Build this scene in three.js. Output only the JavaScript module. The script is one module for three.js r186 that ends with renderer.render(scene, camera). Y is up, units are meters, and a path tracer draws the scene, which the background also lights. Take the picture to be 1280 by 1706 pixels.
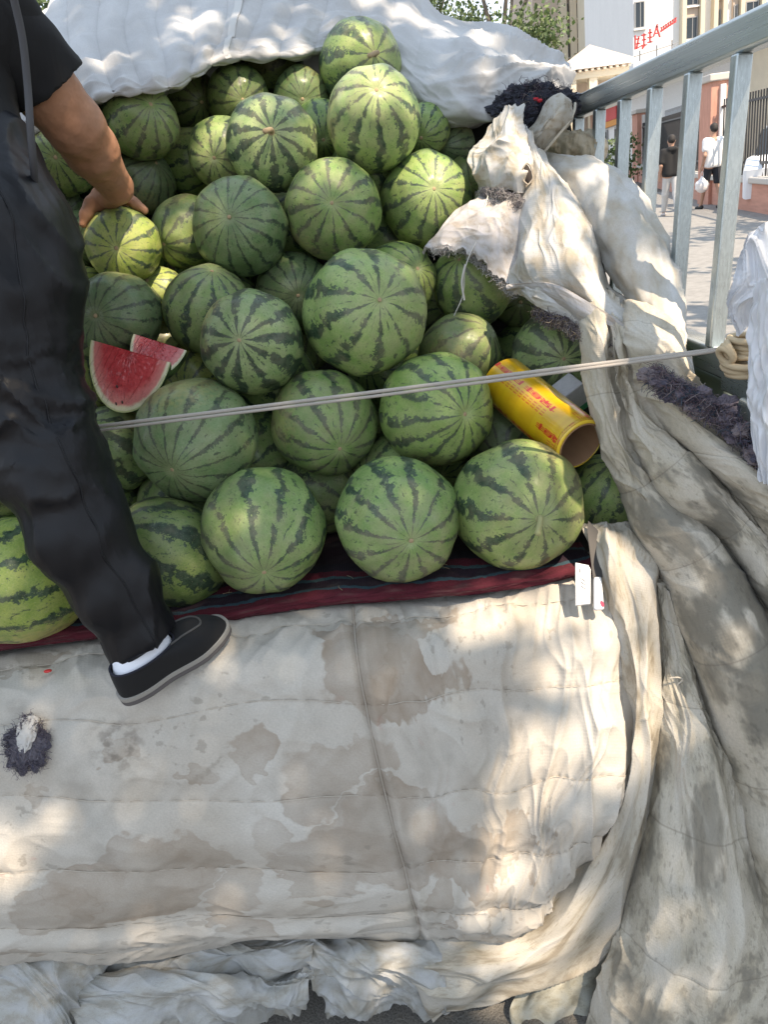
import * as THREE from 'three';
import { RoundedBoxGeometry } from 'three/addons/geometries/RoundedBoxGeometry.js';
import { MarchingCubes } from 'three/addons/objects/MarchingCubes.js';
import * as BGU from 'three/addons/utils/BufferGeometryUtils.js';
import { createNoise3D, createNoise2D } from 'simplex-noise';

// ---------- camera, sky, sun, exposure ----------
const scene = new THREE.Scene();
const camera = new THREE.PerspectiveCamera(67, 769 / 1024, 0.05, 600);
camera.rotation.order = 'YXZ';
camera.rotation.set(THREE.MathUtils.degToRad(-21.5), 0, THREE.MathUtils.degToRad(-7.5));
camera.position.set(0, 1.6, 0);
const SUN = new THREE.Vector3(0.36, 0.8, 0.46).normalize();
// pale hazy summer sky, brighter towards the horizon and round the sun
{
  const w = 512, h = 256, d = new Float32Array(w * h * 4), v = new THREE.Vector3();
  for (let j = 0; j < h; j++) for (let i = 0; i < w; i++) {
    const el = ((j + 0.5) / h - 0.5) * Math.PI, az = ((i + 0.5) / w - 0.5) * 2 * Math.PI; v.set(Math.cos(el) * Math.cos(az), Math.sin(el), Math.cos(el) * Math.sin(az));
    const t = Math.pow(Math.max(0, Math.sin(el)), 0.55), g = 0.45 * Math.pow(Math.max(0, v.dot(SUN)), 12), k = (j * w + i) * 4, low = el < 0 ? 0.45 : 1;
    d[k] = (0.80 - 0.38 * t + g) * low; d[k + 1] = (0.84 - 0.32 * t + g) * low; d[k + 2] = (0.89 - 0.22 * t + g * 0.92) * low; d[k + 3] = 1;
  }
  const t = new THREE.DataTexture(d, w, h, THREE.RGBAFormat, THREE.FloatType); t.mapping = THREE.EquirectangularReflectionMapping; t.magFilter = t.minFilter = THREE.LinearFilter; t.wrapS = THREE.RepeatWrapping; t.needsUpdate = true;
  scene.background = t; scene.environment = t; scene.backgroundIntensity = 1; scene.environmentIntensity = 1;
}
const sun = new THREE.DirectionalLight(0xffeacf, 4.5); sun.name = 'sun';
sun.position.copy(SUN).multiplyScalar(40).add(new THREE.Vector3(0, 1, -1.6)); sun.target.position.set(0, 1, -1.6);
sun.castShadow = true; sun.shadow.mapSize.set(4096, 4096); sun.shadow.radius = 1;
Object.assign(sun.shadow.camera, { left: -25, right: 25, top: 25, bottom: -25, near: 1, far: 120 });
scene.add(sun, sun.target);
const renderer = new THREE.WebGLRenderer({ antialias: true });
renderer.setSize(769, 1024);
renderer.shadowMap.enabled = true;
renderer.toneMapping = THREE.LinearToneMapping;
renderer.toneMappingExposure = 2.0;

// ---------- helpers ----------
function rng(seed) { let a = seed >>> 0; return () => { a = (a + 0x6D2B79F5) | 0; let t = Math.imul(a ^ (a >>> 15), 1 | a); t = (t + Math.imul(t ^ (t >>> 7), 61 | t)) ^ t; return ((t ^ (t >>> 14)) >>> 0) / 4294967296; }; }
const R = rng(77), N3 = createNoise3D(rng(5)), N2 = createNoise2D(rng(9));
const V3 = (x, y, z) => new THREE.Vector3(x, y, z);
const mix = (a, b, t) => a + (b - a) * t, clamp = (x, a = 0, b = 1) => Math.min(b, Math.max(a, x));
const ss = (a, b, x) => { const t = clamp((x - a) / (b - a)); return t * t * (3 - 2 * t); };
const fbm = (x, y, z, o = 4) => { let s = 0, a = 0.5, f = 1; for (let i = 0; i < o; i++) { s += a * N3(x * f, y * f, z * f); a *= 0.5; f *= 2.03; } return s; };
// a direction of sight turned into a point at forward distance z (measured lens of the photograph)
const FOC = 1289; camera.updateMatrixWorld();
function at(px, py, z) { const d = V3((px - 640) / FOC, -(py - 853) / FOC, -1).applyQuaternion(camera.quaternion); return d.multiplyScalar(z / -d.z).add(V3(0, 1.6, 0)); }
function atY(px, py, y) { const d = V3((px - 640) / FOC, -(py - 853) / FOC, -1).applyQuaternion(camera.quaternion); return d.multiplyScalar((y - 1.6) / d.y).add(V3(0, 1.6, 0)); }
const used = {};
function numbered(n) { const b = n.replace(/_\d{3}$/, ''); if (!(b in used)) { used[b] = 0; return b; } used[b]++; return b + '_' + String(used[b]).padStart(3, '0'); }
function tag(o, label, category, group, kind) { if (label) o.userData.label = label; if (category) o.userData.category = category; if (group) o.userData.group = group; if (kind) o.userData.kind = kind; return o; }
function thing(name, label, category, group, pos) { const g = new THREE.Group(); g.name = numbered(name); if (pos) g.position.copy(pos); scene.add(g); tag(g, label, category, group); return g; }
function mesh(name, geo, mat, parent = scene, kind) { const m = new THREE.Mesh(geo, mat); m.name = parent === scene ? numbered(name) : name; m.castShadow = m.receiveShadow = true; if (kind) m.userData.kind = kind; parent.add(m); return m; }
const std = (c, rough = 0.85, o = {}) => new THREE.MeshStandardMaterial({ color: Array.isArray(c) ? new THREE.Color().setRGB(...c) : c, roughness: rough, ...o });
function tex(w, h, fn, srgb = false, repeat) { // fn(u, v) -> [r, g, b] linear 0..1; v = 0 at the bottom
  const d = new Uint8Array(w * h * 4), enc = x => { x = clamp(x); return srgb ? (x <= 0.0031308 ? 12.92 * x : 1.055 * Math.pow(x, 1 / 2.4) - 0.055) : x; };
  for (let j = 0; j < h; j++) for (let i = 0; i < w; i++) { const c = fn((i + 0.5) / w, (j + 0.5) / h), k = (j * w + i) * 4; d[k] = enc(c[0]) * 255 + 0.5; d[k + 1] = enc(c[1]) * 255 + 0.5; d[k + 2] = enc(c[2]) * 255 + 0.5; d[k + 3] = 255; }
  const t = new THREE.DataTexture(d, w, h, THREE.RGBAFormat); t.magFilter = THREE.LinearFilter; t.minFilter = THREE.LinearMipmapLinearFilter; t.generateMipmaps = true; t.wrapS = t.wrapT = THREE.RepeatWrapping;
  if (srgb) t.colorSpace = THREE.SRGBColorSpace; if (repeat) t.repeat.set(...repeat); t.needsUpdate = true; return t;
}
const lerp3 = (a, b, t) => [mix(a[0], b[0], t), mix(a[1], b[1], t), mix(a[2], b[2], t)];
function bx(w, h, d, x = 0, y = 0, z = 0, ry = 0) { const g = new THREE.BoxGeometry(w, h, d); if (ry) g.rotateY(ry); g.translate(x, y, z); return g; }
function rbx(w, h, d, r, x = 0, y = 0, z = 0) { const g = new RoundedBoxGeometry(w, h, d, 2, r); g.translate(x, y, z); return g; }
const merge = a => BGU.mergeGeometries(a.map(g => { const q = g.index ? g.toNonIndexed() : g; for (const k of Object.keys(q.attributes)) if (!['position', 'normal', 'uv'].includes(k)) q.deleteAttribute(k); return q; }));
function tube(pts, r, seg = 40, rad = 8, closed = false) { return new THREE.TubeGeometry(new THREE.CatmullRomCurve3(pts, closed), seg, r, rad, closed); }
const cr = (p0, p1, p2, p3, t) => 0.5 * (2 * p1 + (-p0 + p2) * t + (2 * p0 - 5 * p1 + 4 * p2 - p3) * t * t + (-p0 + 3 * p1 - 3 * p2 + p3) * t * t * t);
function crAt(arr, t) { const n = arr.length, x = clamp(t) * (n - 1), i = Math.min(n - 2, Math.floor(x)), f = x - i, g = k => arr[clamp(k, 0, n - 1)]; return cr(g(i - 1), g(i), g(i + 1), g(i + 2), f); }
// a sheet of thick cloth: rows of points spanned by a smooth surface, displaced along its normal, with a back and a rounded rim
function cloth(rows, nu, nv, disp, thick = 0.014, pleat) {
  const nr = rows.length, nc = rows[0].length, pts = [], nor = [];
  const S = (u, v) => {
    const out = V3(0, 0, 0), c = [[], [], []];
    for (let r = 0; r < nr; r++) { c[0].push(crAt(rows[r].map(p => p.x), u)); c[1].push(crAt(rows[r].map(p => p.y), u)); c[2].push(crAt(rows[r].map(p => p.z), u)); }
    return out.set(crAt(c[0], v), crAt(c[1], v), crAt(c[2], v));
  };
  // spline the columns once per u
  const colX = []; for (let i = 0; i <= nu; i++) { const u = i / nu; colX.push(rows.map(r => V3(crAt(r.map(p => p.x), u), crAt(r.map(p => p.y), u), crAt(r.map(p => p.z), u)))); }
  for (let j = 0; j <= nv; j++) for (let i = 0; i <= nu; i++) { const c = colX[i], v = j / nv; pts.push(V3(crAt(c.map(p => p.x), v), crAt(c.map(p => p.y), v), crAt(c.map(p => p.z), v))); }
  const id = (i, j) => clamp(j, 0, nv) * (nu + 1) + clamp(i, 0, nu);
  let Lu = 0, Lv = 0; const jm = nv >> 1, im = nu >> 1;
  for (let i = 0; i < nu; i++) Lu += pts[id(i, jm)].distanceTo(pts[id(i + 1, jm)]);
  for (let j = 0; j < nv; j++) Lv += pts[id(im, j)].distanceTo(pts[id(im, j + 1)]);
  const a = V3(), b = V3();
  const normals = P => { const o = []; for (let j = 0; j <= nv; j++) for (let i = 0; i <= nu; i++) { a.subVectors(P[id(i + 1, j)], P[id(i - 1, j)]); b.subVectors(P[id(i, j + 1)], P[id(i, j - 1)]); const n = V3().crossVectors(b, a); if (n.lengthSq() < 1e-16) n.set(0, 0, 1); o.push(n.normalize()); } return o; };
  let n0 = normals(pts);
  // make the normals look towards the open side (the viewer's half space: up and outwards)
  let sgn = 0; for (const n of n0) sgn += n.z + n.y * 0.6; const flip = sgn < 0 ? -1 : 1; n0.forEach(n => n.multiplyScalar(flip));
  const P = pts.map((p, k) => { const i = k % (nu + 1), j = (k / (nu + 1)) | 0; return p.clone().addScaledVector(n0[k], disp ? disp(i / nu, j / nv, Lu, Lv, p) : 0); });
  const n1 = normals(P).map(n => n.multiplyScalar(flip));
  const pos = [], uv = [], idx = [], W = nu + 1, H = nv + 1, M = W * H;
  for (let k = 0; k < M; k++) { pos.push(P[k].x, P[k].y, P[k].z); uv.push((k % W) / nu, ((k / W) | 0) / nv); }
  const base = n0; // back sheet follows the smooth normal
  for (let k = 0; k < M; k++) { pos.push(P[k].x - base[k].x * thick, P[k].y - base[k].y * thick, P[k].z - base[k].z * thick); uv.push((k % W) / nu, ((k / W) | 0) / nv); }
  const q = (A, B, C, D, f) => { if (f) idx.push(A, B, C, A, C, D); else idx.push(A, C, B, A, D, C); };
  const f1 = flip > 0;
  for (let j = 0; j < nv; j++) for (let i = 0; i < nu; i++) { const A = j * W + i; q(A, A + W, A + W + 1, A + 1, f1); q(A + M, A + W + M, A + W + 1 + M, A + 1 + M, !f1); }
  for (let i = 0; i < nu; i++) { q(i, i + 1, i + 1 + M, i + M, f1); const A = nv * W + i; q(A, A + 1, A + 1 + M, A + M, !f1); }
  for (let j = 0; j < nv; j++) { const A = j * W, B = A + nu; q(A, A + W, A + W + M, A + M, !f1); q(B, B + W, B + W + M, B + M, f1); }
  const g = new THREE.BufferGeometry(); g.setAttribute('position', new THREE.Float32BufferAttribute(pos, 3)); g.setAttribute('uv', new THREE.Float32BufferAttribute(uv, 2)); g.setIndex(idx); g.computeVertexNormals();
  g.userData = { Lu, Lv, P, n: n1, id, nu, nv, point: (u, v) => P[id(Math.round(u * nu), Math.round(v * nv))].clone(), normal: (u, v) => n1[id(Math.round(u * nu), Math.round(v * nv))].clone() };
  return g;
}
const W = rows => rows.map(r => r.map(p => p.isVector3 ? p : at(p[0], p[1], p[2])));
// folds of soft heavy cotton: crumpled ridges that follow a direction (x, y in metres of cloth)
const ridge = (x, y, s) => { const n = N3(x, y, s); return 1 - Math.abs(n); };
function crumple(x, y, seed, sx = 9, sy = 4, amp = 0.006) { const wx = x + 0.03 * N3(x * 7, y * 7, seed + 9), wy = y + 0.03 * N3(x * 7, y * 7, seed + 19); const env = 0.35 + 0.65 * ss(-0.3, 0.5, N3(x * 2.3, y * 2.3, seed + 31)); return amp * env * (Math.pow(ridge(wx * sx, wy * sy, seed), 3) + 0.5 * Math.pow(ridge(wx * sx * 2.1, wy * sy * 1.7, seed + 3), 3) - 0.5) + amp * 0.5 * N3(x * 3, y * 3, seed + 40); }
const stitch = (d, w) => Math.exp(-(d * d) / (w * w));
const CLOTHROUGH = 0.95;
const weave = tex(256, 256, (u, v) => { const a = Math.sin(u * 256 * Math.PI / 2) * 0.25 + Math.sin(v * 256 * Math.PI / 2) * 0.25 + N2(u * 90, v * 90) * 0.3; return [0.5 + a * 0.5, 0.5 + a * 0.5, 0.5 + a * 0.5]; });
function clothMat(fn, size = 1024, Lu = 1, Lv = 1) { const b = weave.clone(); b.repeat.set(Lu * 3.2, Lv * 3.2); b.needsUpdate = true; return new THREE.MeshPhysicalMaterial({ map: tex(size, size, fn, true), roughness: CLOTHROUGH, bumpMap: b, bumpScale: 0.0006, sheen: 0.25, sheenRoughness: 0.8, sheenColor: new THREE.Color(0.6, 0.6, 0.6), specularIntensity: 0.25 }); }
// loose fibres of waste cotton along a path: short bent threads joined into one part
const fuzzMats = null;
function fuzz(path, n, spread, len, rad, seed, cols, lift = V3(0, 0.01, 0.02)) {
  const r = rng(seed), curve = new THREE.CatmullRomCurve3(path), gs = []; const pos = [], col = [], idx = [];
  for (let k = 0; k < n; k++) {
    const p = curve.getPoint(r()).add(V3((r() - 0.5) * 2 * spread, (r() - 0.5) * 2 * spread, (r() - 0.5) * 2 * spread)).addScaledVector(lift, r());
    const d = V3(r() - 0.5, r() - 0.6, r() - 0.3).normalize(), e = V3(r() - 0.5, r() - 0.5, r() - 0.5).normalize(), L = len * (0.4 + r()), rr = rad * (0.5 + r());
    const c = cols[Math.floor(r() * cols.length)], m = 0.7 + r() * 0.6; const s = pos.length / 3;
    for (let i = 0; i <= 4; i++) { const t = i / 4, q = p.clone().addScaledVector(d, L * (t - 0.5)).addScaledVector(e, L * 0.5 * Math.sin(t * 5 + k) + 0).addScaledVector(V3().crossVectors(d, e), L * 0.35 * Math.cos(t * 6 + k)); const w = rr * (1 - 0.7 * Math.abs(t - 0.4));
      for (let a = 0; a < 3; a++) { const an = a * 2.094, ox = V3().crossVectors(d, e).normalize(), oy = V3().crossVectors(d, ox); pos.push(q.x + (ox.x * Math.cos(an) + oy.x * Math.sin(an)) * w, q.y + (ox.y * Math.cos(an) + oy.y * Math.sin(an)) * w, q.z + (ox.z * Math.cos(an) + oy.z * Math.sin(an)) * w); col.push(c[0] * m, c[1] * m, c[2] * m); } }
    for (let i = 0; i < 4; i++) for (let a = 0; a < 3; a++) { const A = s + i * 3 + a, B = s + i * 3 + (a + 1) % 3; idx.push(A, B, B + 3, A, B + 3, A + 3); }
  }
  const g = new THREE.BufferGeometry(); g.setAttribute('position', new THREE.Float32BufferAttribute(pos, 3)); g.setAttribute('color', new THREE.Float32BufferAttribute(col, 3)); g.setIndex(idx); g.computeVertexNormals(); return g;
}
const fibreMat = std(0xffffff, 1, { vertexColors: true });
const DARKFIB = [[0.03, 0.03, 0.06], [0.06, 0.05, 0.08], [0.1, 0.08, 0.1], [0.02, 0.04, 0.07], [0.14, 0.12, 0.13], [0.05, 0.03, 0.05], [0.18, 0.15, 0.14]];
// ---------- ground, trees, buildings ----------
const groundH = (x, z) => { const f = Math.max(0, -z - 2.2); return 0.034 * f * ss(0, 4, f) * (f < 60 ? 1 : 60 / f); };
{
  const gx = [], gz = []; const xs = []; for (let i = -40; i <= 40; i++) xs.push(Math.sign(i) * Math.pow(Math.abs(i) / 40, 2.2) * 300); const zs = []; for (let i = 0; i <= 120; i++) zs.push(20 - Math.pow(i / 120, 1.8) * 330);
  const pos = [], uv = [], idx = []; for (const z of zs) for (const x of xs) { pos.push(x, groundH(x, z) - 0.004, z); uv.push(x, -z); }
  const w = xs.length; for (let j = 0; j < zs.length - 1; j++) for (let i = 0; i < w - 1; i++) { const A = j * w + i; idx.push(A, A + 1, A + w + 1, A, A + w + 1, A + w); }
  const g = new THREE.BufferGeometry(); g.setAttribute('position', new THREE.Float32BufferAttribute(pos, 3)); g.setAttribute('uv', new THREE.Float32BufferAttribute(uv, 2)); g.setIndex(idx); g.computeVertexNormals();
  const asph = (u, v) => { const n = fbm(u * 6, v * 6, 1, 4), f = N2(u * 230, v * 230), c = 0.115 + 0.045 * n + 0.05 * f; return [c * 1.06, c, c * 0.9]; };
  const m = std(0xffffff, 0.95, { map: tex(1024, 1024, asph, true), bumpMap: tex(512, 512, (u, v) => { const n = 0.5 + 0.3 * N2(u * 120, v * 120) + 0.2 * N2(u * 260, v * 260); return [n, n, n]; }), bumpScale: 0.004 });
  tag(mesh('ground', g, m), null, null, null, 'structure');
  // pale paved footway beyond the rail
  const pp = [], pi = []; for (let j = 0; j <= 40; j++) for (let i = 0; i <= 8; i++) { const z = -2.6 - j * 0.62, x = 1.6 + i * 2.2; pp.push(x, groundH(x, z) + 0.02, z); }
  for (let j = 0; j < 40; j++) for (let i = 0; i < 8; i++) { const A = j * 9 + i; pi.push(A, A + 1, A + 10, A, A + 10, A + 9); }
  const pg = new THREE.BufferGeometry(); pg.setAttribute('position', new THREE.Float32BufferAttribute(pp, 3)); pg.setAttribute('uv', new THREE.Float32BufferAttribute(pp.filter((_, k) => k % 3 !== 1), 2)); pg.setIndex(pi); pg.computeVertexNormals();
  const pave = (u, v) => { const n = 0.23 + 0.05 * fbm(u * 9, v * 9, 3, 4) + 0.06 * N2(u * 170, v * 170); return [n * 1.03, n, n * 0.95]; };
  const pm = std(0xffffff, 0.9, { map: tex(1024, 1024, pave, true, [0.7, 0.7]) });
  tag(mesh('pavement', pg, pm), null, null, null, 'structure');
}
// leaves as many small bent faces spread through a volume
const leafGeo = (() => { const g = new THREE.BufferGeometry(); g.setAttribute('position', new THREE.Float32BufferAttribute([0, 0, 0, 0.5, 0.06, 0.32, 1, -0.06, 0, 0.5, 0.06, -0.32, 0.5, 0, 0], 3)); g.setIndex([0, 4, 1, 1, 4, 2, 2, 4, 3, 3, 4, 0]); g.computeVertexNormals(); return g; })();
const leafMat = new THREE.MeshPhysicalMaterial({ color: 0xffffff, roughness: 0.8, transmission: 0.3, thickness: 0, side: THREE.DoubleSide });
function foliage(name, parent, spots, seed, size, cols) {
  const r = rng(seed), im = new THREE.InstancedMesh(leafGeo, leafMat, spots.length), m = new THREE.Matrix4(), q = new THREE.Quaternion(), e = new THREE.Euler(), c = new THREE.Color();
  spots.forEach((p, i) => { e.set(r() * 6.28, r() * 6.28, r() * 6.28); q.setFromEuler(e); const s = size * (0.6 + 0.8 * r()); m.compose(p, q, V3(s, s, s)); im.setMatrixAt(i, m); const b = cols[Math.floor(r() * cols.length)], k = 0.7 + 0.6 * r(); im.setColorAt(i, c.setRGB(b[0] * k, b[1] * k, b[2] * k)); });
  im.name = name; im.castShadow = im.receiveShadow = true; im.userData.kind = 'stuff'; parent.add(im); return im;
}
const LEAF = [[0.1, 0.16, 0.045], [0.07, 0.12, 0.035], [0.14, 0.19, 0.06], [0.09, 0.13, 0.05]];
const barkMat = std([0.16, 0.13, 0.1], 0.95, { bumpMap: tex(128, 256, (u, v) => { const n = 0.5 + 0.4 * N2(u * 14, v * 5) + 0.1 * N2(u * 40, v * 40); return [n, n, n]; }), bumpScale: 0.02 });
function limb(a, b, r0, r1, bend, seed) { const r = rng(seed), mid = a.clone().lerp(b, 0.5).add(V3((r() - 0.5) * bend, (r() - 0.5) * bend, (r() - 0.5) * bend)), c = new THREE.CatmullRomCurve3([a, mid, b]), g = new THREE.TubeGeometry(c, 10, 1, 8), p = g.attributes.position; for (let i = 0; i <= 10; i++) { const o = c.getPointAt(i / 10), k = mix(r0, r1, i / 10); for (let j = 0; j <= 8; j++) { const n = i * 9 + j; p.setXYZ(n, o.x + (p.getX(n) - o.x) * k, o.y + (p.getY(n) - o.y) * k, o.z + (p.getZ(n) - o.z) * k); } } g.computeVertexNormals(); return g; }
// the street tree whose crown dapples the heap; openings in the crown let the sun through where light pools on the load
{
  const HOLES = [ // px, py, forward distance, opening radius in metres
    [425, 128, 2.12, 0.10], [330, 95, 2.3, 0.07], [170, 165, 2.05, 0.05], [700, 50, 2.45, 0.05], [880, 110, 2.2, 0.08], [790, 70, 2.35, 0.06], [930, 90, 2.2, 0.07], [600, 20, 2.5, 0.05],
    [205, 395, 1.77, 0.085], [290, 395, 1.9, 0.045], [355, 235, 2.0, 0.05], [410, 195, 1.87, 0.05], [570, 150, 1.86, 0.075], [640, 130, 1.86, 0.07], [560, 80, 2.15, 0.06], [545, 290, 1.8, 0.05], [690, 300, 1.92, 0.06], [755, 430, 1.8, 0.045], [905, 545, 1.68, 0.05], [140, 465, 1.85, 0.05], [265, 470, 1.87, 0.05], [20, 895, 1.25, 0.09], [425, 215, 1.87, 0.03],
    [825, 215, 1.85, 0.095], [850, 285, 1.78, 0.085], [740, 400, 1.8, 0.03], [1000, 285, 1.8, 0.06], [1060, 350, 1.7, 0.06], [1105, 470, 1.5, 0.06], [900, 390, 1.6, 0.05], [1000, 500, 1.5, 0.04], [940, 330, 1.65, 0.04], [1015, 640, 1.4, 0.11], [1060, 720, 1.33, 0.1], [1010, 720, 1.36, 0.06], [1100, 800, 1.28, 0.07], [1120, 620, 1.33, 0.06], [1180, 760, 1.28, 0.06], [1240, 830, 1.2, 0.07],
    [800, 1015, 1.28, 0.045], [880, 1000, 1.3, 0.04], [1000, 1120, 1.22, 0.028], [935, 1290, 1.15, 0.07], [985, 1230, 1.17, 0.045], [900, 1150, 1.22, 0.028], [840, 1340, 1.13, 0.04], [950, 1550, 1.08, 0.06], [880, 1610, 1.08, 0.05], [830, 1500, 1.1, 0.05], [20, 1450, 1.1, 0.04], [110, 1085, 1.28, 0.04], [1115, 1180, 1.14, 0.06], [1060, 950, 1.24, 0.06], [1030, 905, 1.3, 0.05], [1240, 1620, 1.05, 0.05], [950, 1700, 1.1, 0.04], [640, 1620, 1.1, 0.04],
    [965, 680, 1.5, 0.05], [1000, 600, 1.35, 0.05], [860, 690, 1.5, 0.03], [1150, 560, 1.4, 0.1]];
  const ax = V3(1, 0, 0).addScaledVector(SUN, -SUN.x).normalize(), ay = V3().crossVectors(SUN, ax), C = V3(0.15, 0.95, -1.6).addScaledVector(SUN, 5.2);
  const holes = HOLES.map(h => { const p = at(h[0], h[1], h[2]).sub(C); return [p.dot(ax), p.dot(ay), h[3]]; });
  const SHADE = [[50, 650, 1.25, 0.2], [90, 700, 1.22, 0.14], [60, 500, 1.25, 0.16], [110, 760, 1.2, 0.12], [20, 380, 1.28, 0.16], [160, 900, 1.2, 0.1], [20, 700, 1.2, 0.12], [420, 870, 1.3, 0.1]].map(h => { const p = at(h[0], h[1], h[2]).sub(C); return [p.dot(ax), p.dot(ay), h[3]]; });
  const r = rng(404), spots = []; let guard = 0;
  while (spots.length < 36000 && guard++ < 160000) {
    const x = (r() * 2 - 1) * 2.0, y = (r() * 2 - 1) * 2.3, d = Math.hypot(x / 1.8, y / 2.05) + 0.12 * N2(x * 1.5, y * 1.5); if (d > 1) continue;
    if (holes.some(h => { const dx = x - h[0], dy = y - h[1], a = Math.atan2(dy, dx); const n = 1 + 0.45 * N3(Math.cos(a) * 1.3 + h[0] * 9, Math.sin(a) * 1.3, h[1] * 9); return dx * dx + dy * dy < ((h[2] + 0.028) * n) ** 2; }) && !SHADE.some(h => Math.hypot(x - h[0], y - h[1]) < h[2])) continue;
    spots.push(C.clone().addScaledVector(ax, x).addScaledVector(ay, y).addScaledVector(SUN, (r() - 0.3) * 0.9 + 0.25 * N2(x * 2, y * 2)));
  }
  const t = thing('street_tree', 'leafy street tree standing behind the viewer whose crown shades the load', 'tree', null, V3(0, 0, 0));
  const base = V3(2.9, 0, 2.6), top = V3(2.5, 4.3, 1.6);
  mesh('trunk', merge([limb(base, top, 0.17, 0.11, 0.3, 1), limb(top, C.clone().add(V3(0.2, 0.5, 0.2)), 0.08, 0.03, 0.4, 2), limb(top, top.clone().add(V3(0.6, 1.9, 0.7)), 0.08, 0.02, 0.4, 3)]), barkMat, t);
  foliage('crown', t, spots, 12, 0.085, LEAF);
}
function tree(label, x, z, h, rx, ry, n, seed, size, bare = 0) {
  const y0 = groundH(x, z), t = thing('background_tree', label, 'tree', null, V3(x, y0, z)), r = rng(seed), gs = [limb(V3(0, 0, 0), V3(0.1 * h * (r() - 0.5), h * 0.55, 0), 0.026 * h, 0.016 * h, 0.3, seed)], spots = [];
  const tips = []; for (let k = 0; k < 9; k++) { const a = k * 2.4 + r(), rr = rx * (0.45 + 0.5 * r()), tip = V3(Math.cos(a) * rr, h - ry + (r() - 0.4) * ry * 1.7, Math.sin(a) * rr); tips.push(tip); gs.push(limb(V3(0, h * (0.3 + 0.25 * r()), 0), tip, 0.011 * h, 0.003 * h, 0.5, seed + k)); }
  for (let k = 0; k < n; k++) { const tip = tips[Math.floor(r() * tips.length)], g = () => (r() + r() + r() - 1.5) / 1.5; spots.push(tip.clone().add(V3(g() * rx * 0.55, g() * ry * 0.5, g() * rx * 0.55))); }
  mesh('trunk', merge(gs), barkMat, t); foliage('crown', t, spots, seed + 5, size, LEAF); return t;
}
// ---------- background architecture ----------
const plaster = (c, seed, k = 0.08) => std(0xffffff, 0.9, { map: tex(256, 256, (u, v) => { const n = 1 + k * fbm(u * 8, v * 8, seed, 4) + 0.03 * N2(u * 90, v * 90); return [c[0] * n, c[1] * n, c[2] * n]; }, true) });
const creamM = plaster([0.62, 0.55, 0.42], 3), whiteM = plaster([0.78, 0.77, 0.75], 4, 0.04), tanM = plaster([0.52, 0.43, 0.35], 5), terra = plaster([0.52, 0.27, 0.2], 6, 0.18), stoneM = plaster([0.5, 0.47, 0.43], 7);
const glassM = std([0.03, 0.04, 0.05], 0.12, { metalness: 0.1 }), frameM = std([0.3, 0.3, 0.3], 0.5), ironM = std([0.02, 0.02, 0.022], 0.5), redM = std([0.6, 0.07, 0.07], 0.6), orangeM = std([0.7, 0.3, 0.06], 0.6);
function windowsOn(b, list, z, w, h, mt = glassM) { // list of [x, y]: frame, pane behind it and sill, each window a part of its building
  const fg = merge([bx(w + 0.16, 0.09, 0.12, 0, h / 2 + 0.045, 0), bx(w + 0.16, 0.09, 0.12, 0, -h / 2 - 0.045, 0), bx(0.08, h, 0.12, -w / 2 - 0.04, 0, 0), bx(0.08, h, 0.12, w / 2 + 0.04, 0, 0), bx(0.05, h, 0.09, w * 0.1, 0, 0)]), pgm = bx(w, h, 0.04), sg = bx(w + 0.4, 0.12, 0.3, 0, -h / 2 - 0.16, 0.08);
  for (const [x, y] of list) { const f = mesh('window', fg, frameM, b); f.position.set(x, y, z + 0.05); mesh('pane', pgm, mt, f); mesh('sill', sg, whiteM, f); }
}
function block(name, label, px0, px1, z, depth, top, m) { // upright block facing the street between two sight lines
  const a = at(px0, 60, z), c = at(px1, 60, z), w = c.x - a.x, y0 = groundH(a.x, -z), h = top - y0, b = thing(name, label, 'building', null, V3((a.x + c.x) / 2, y0, -z));
  mesh('wall', bx(w, h, depth, 0, h / 2, -depth / 2), m, b); return { b, w, h, lx: px => at(px, 40, z).x - (a.x + c.x) / 2, ly: (px, py) => at(px, py, z).y - y0 };
}
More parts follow.
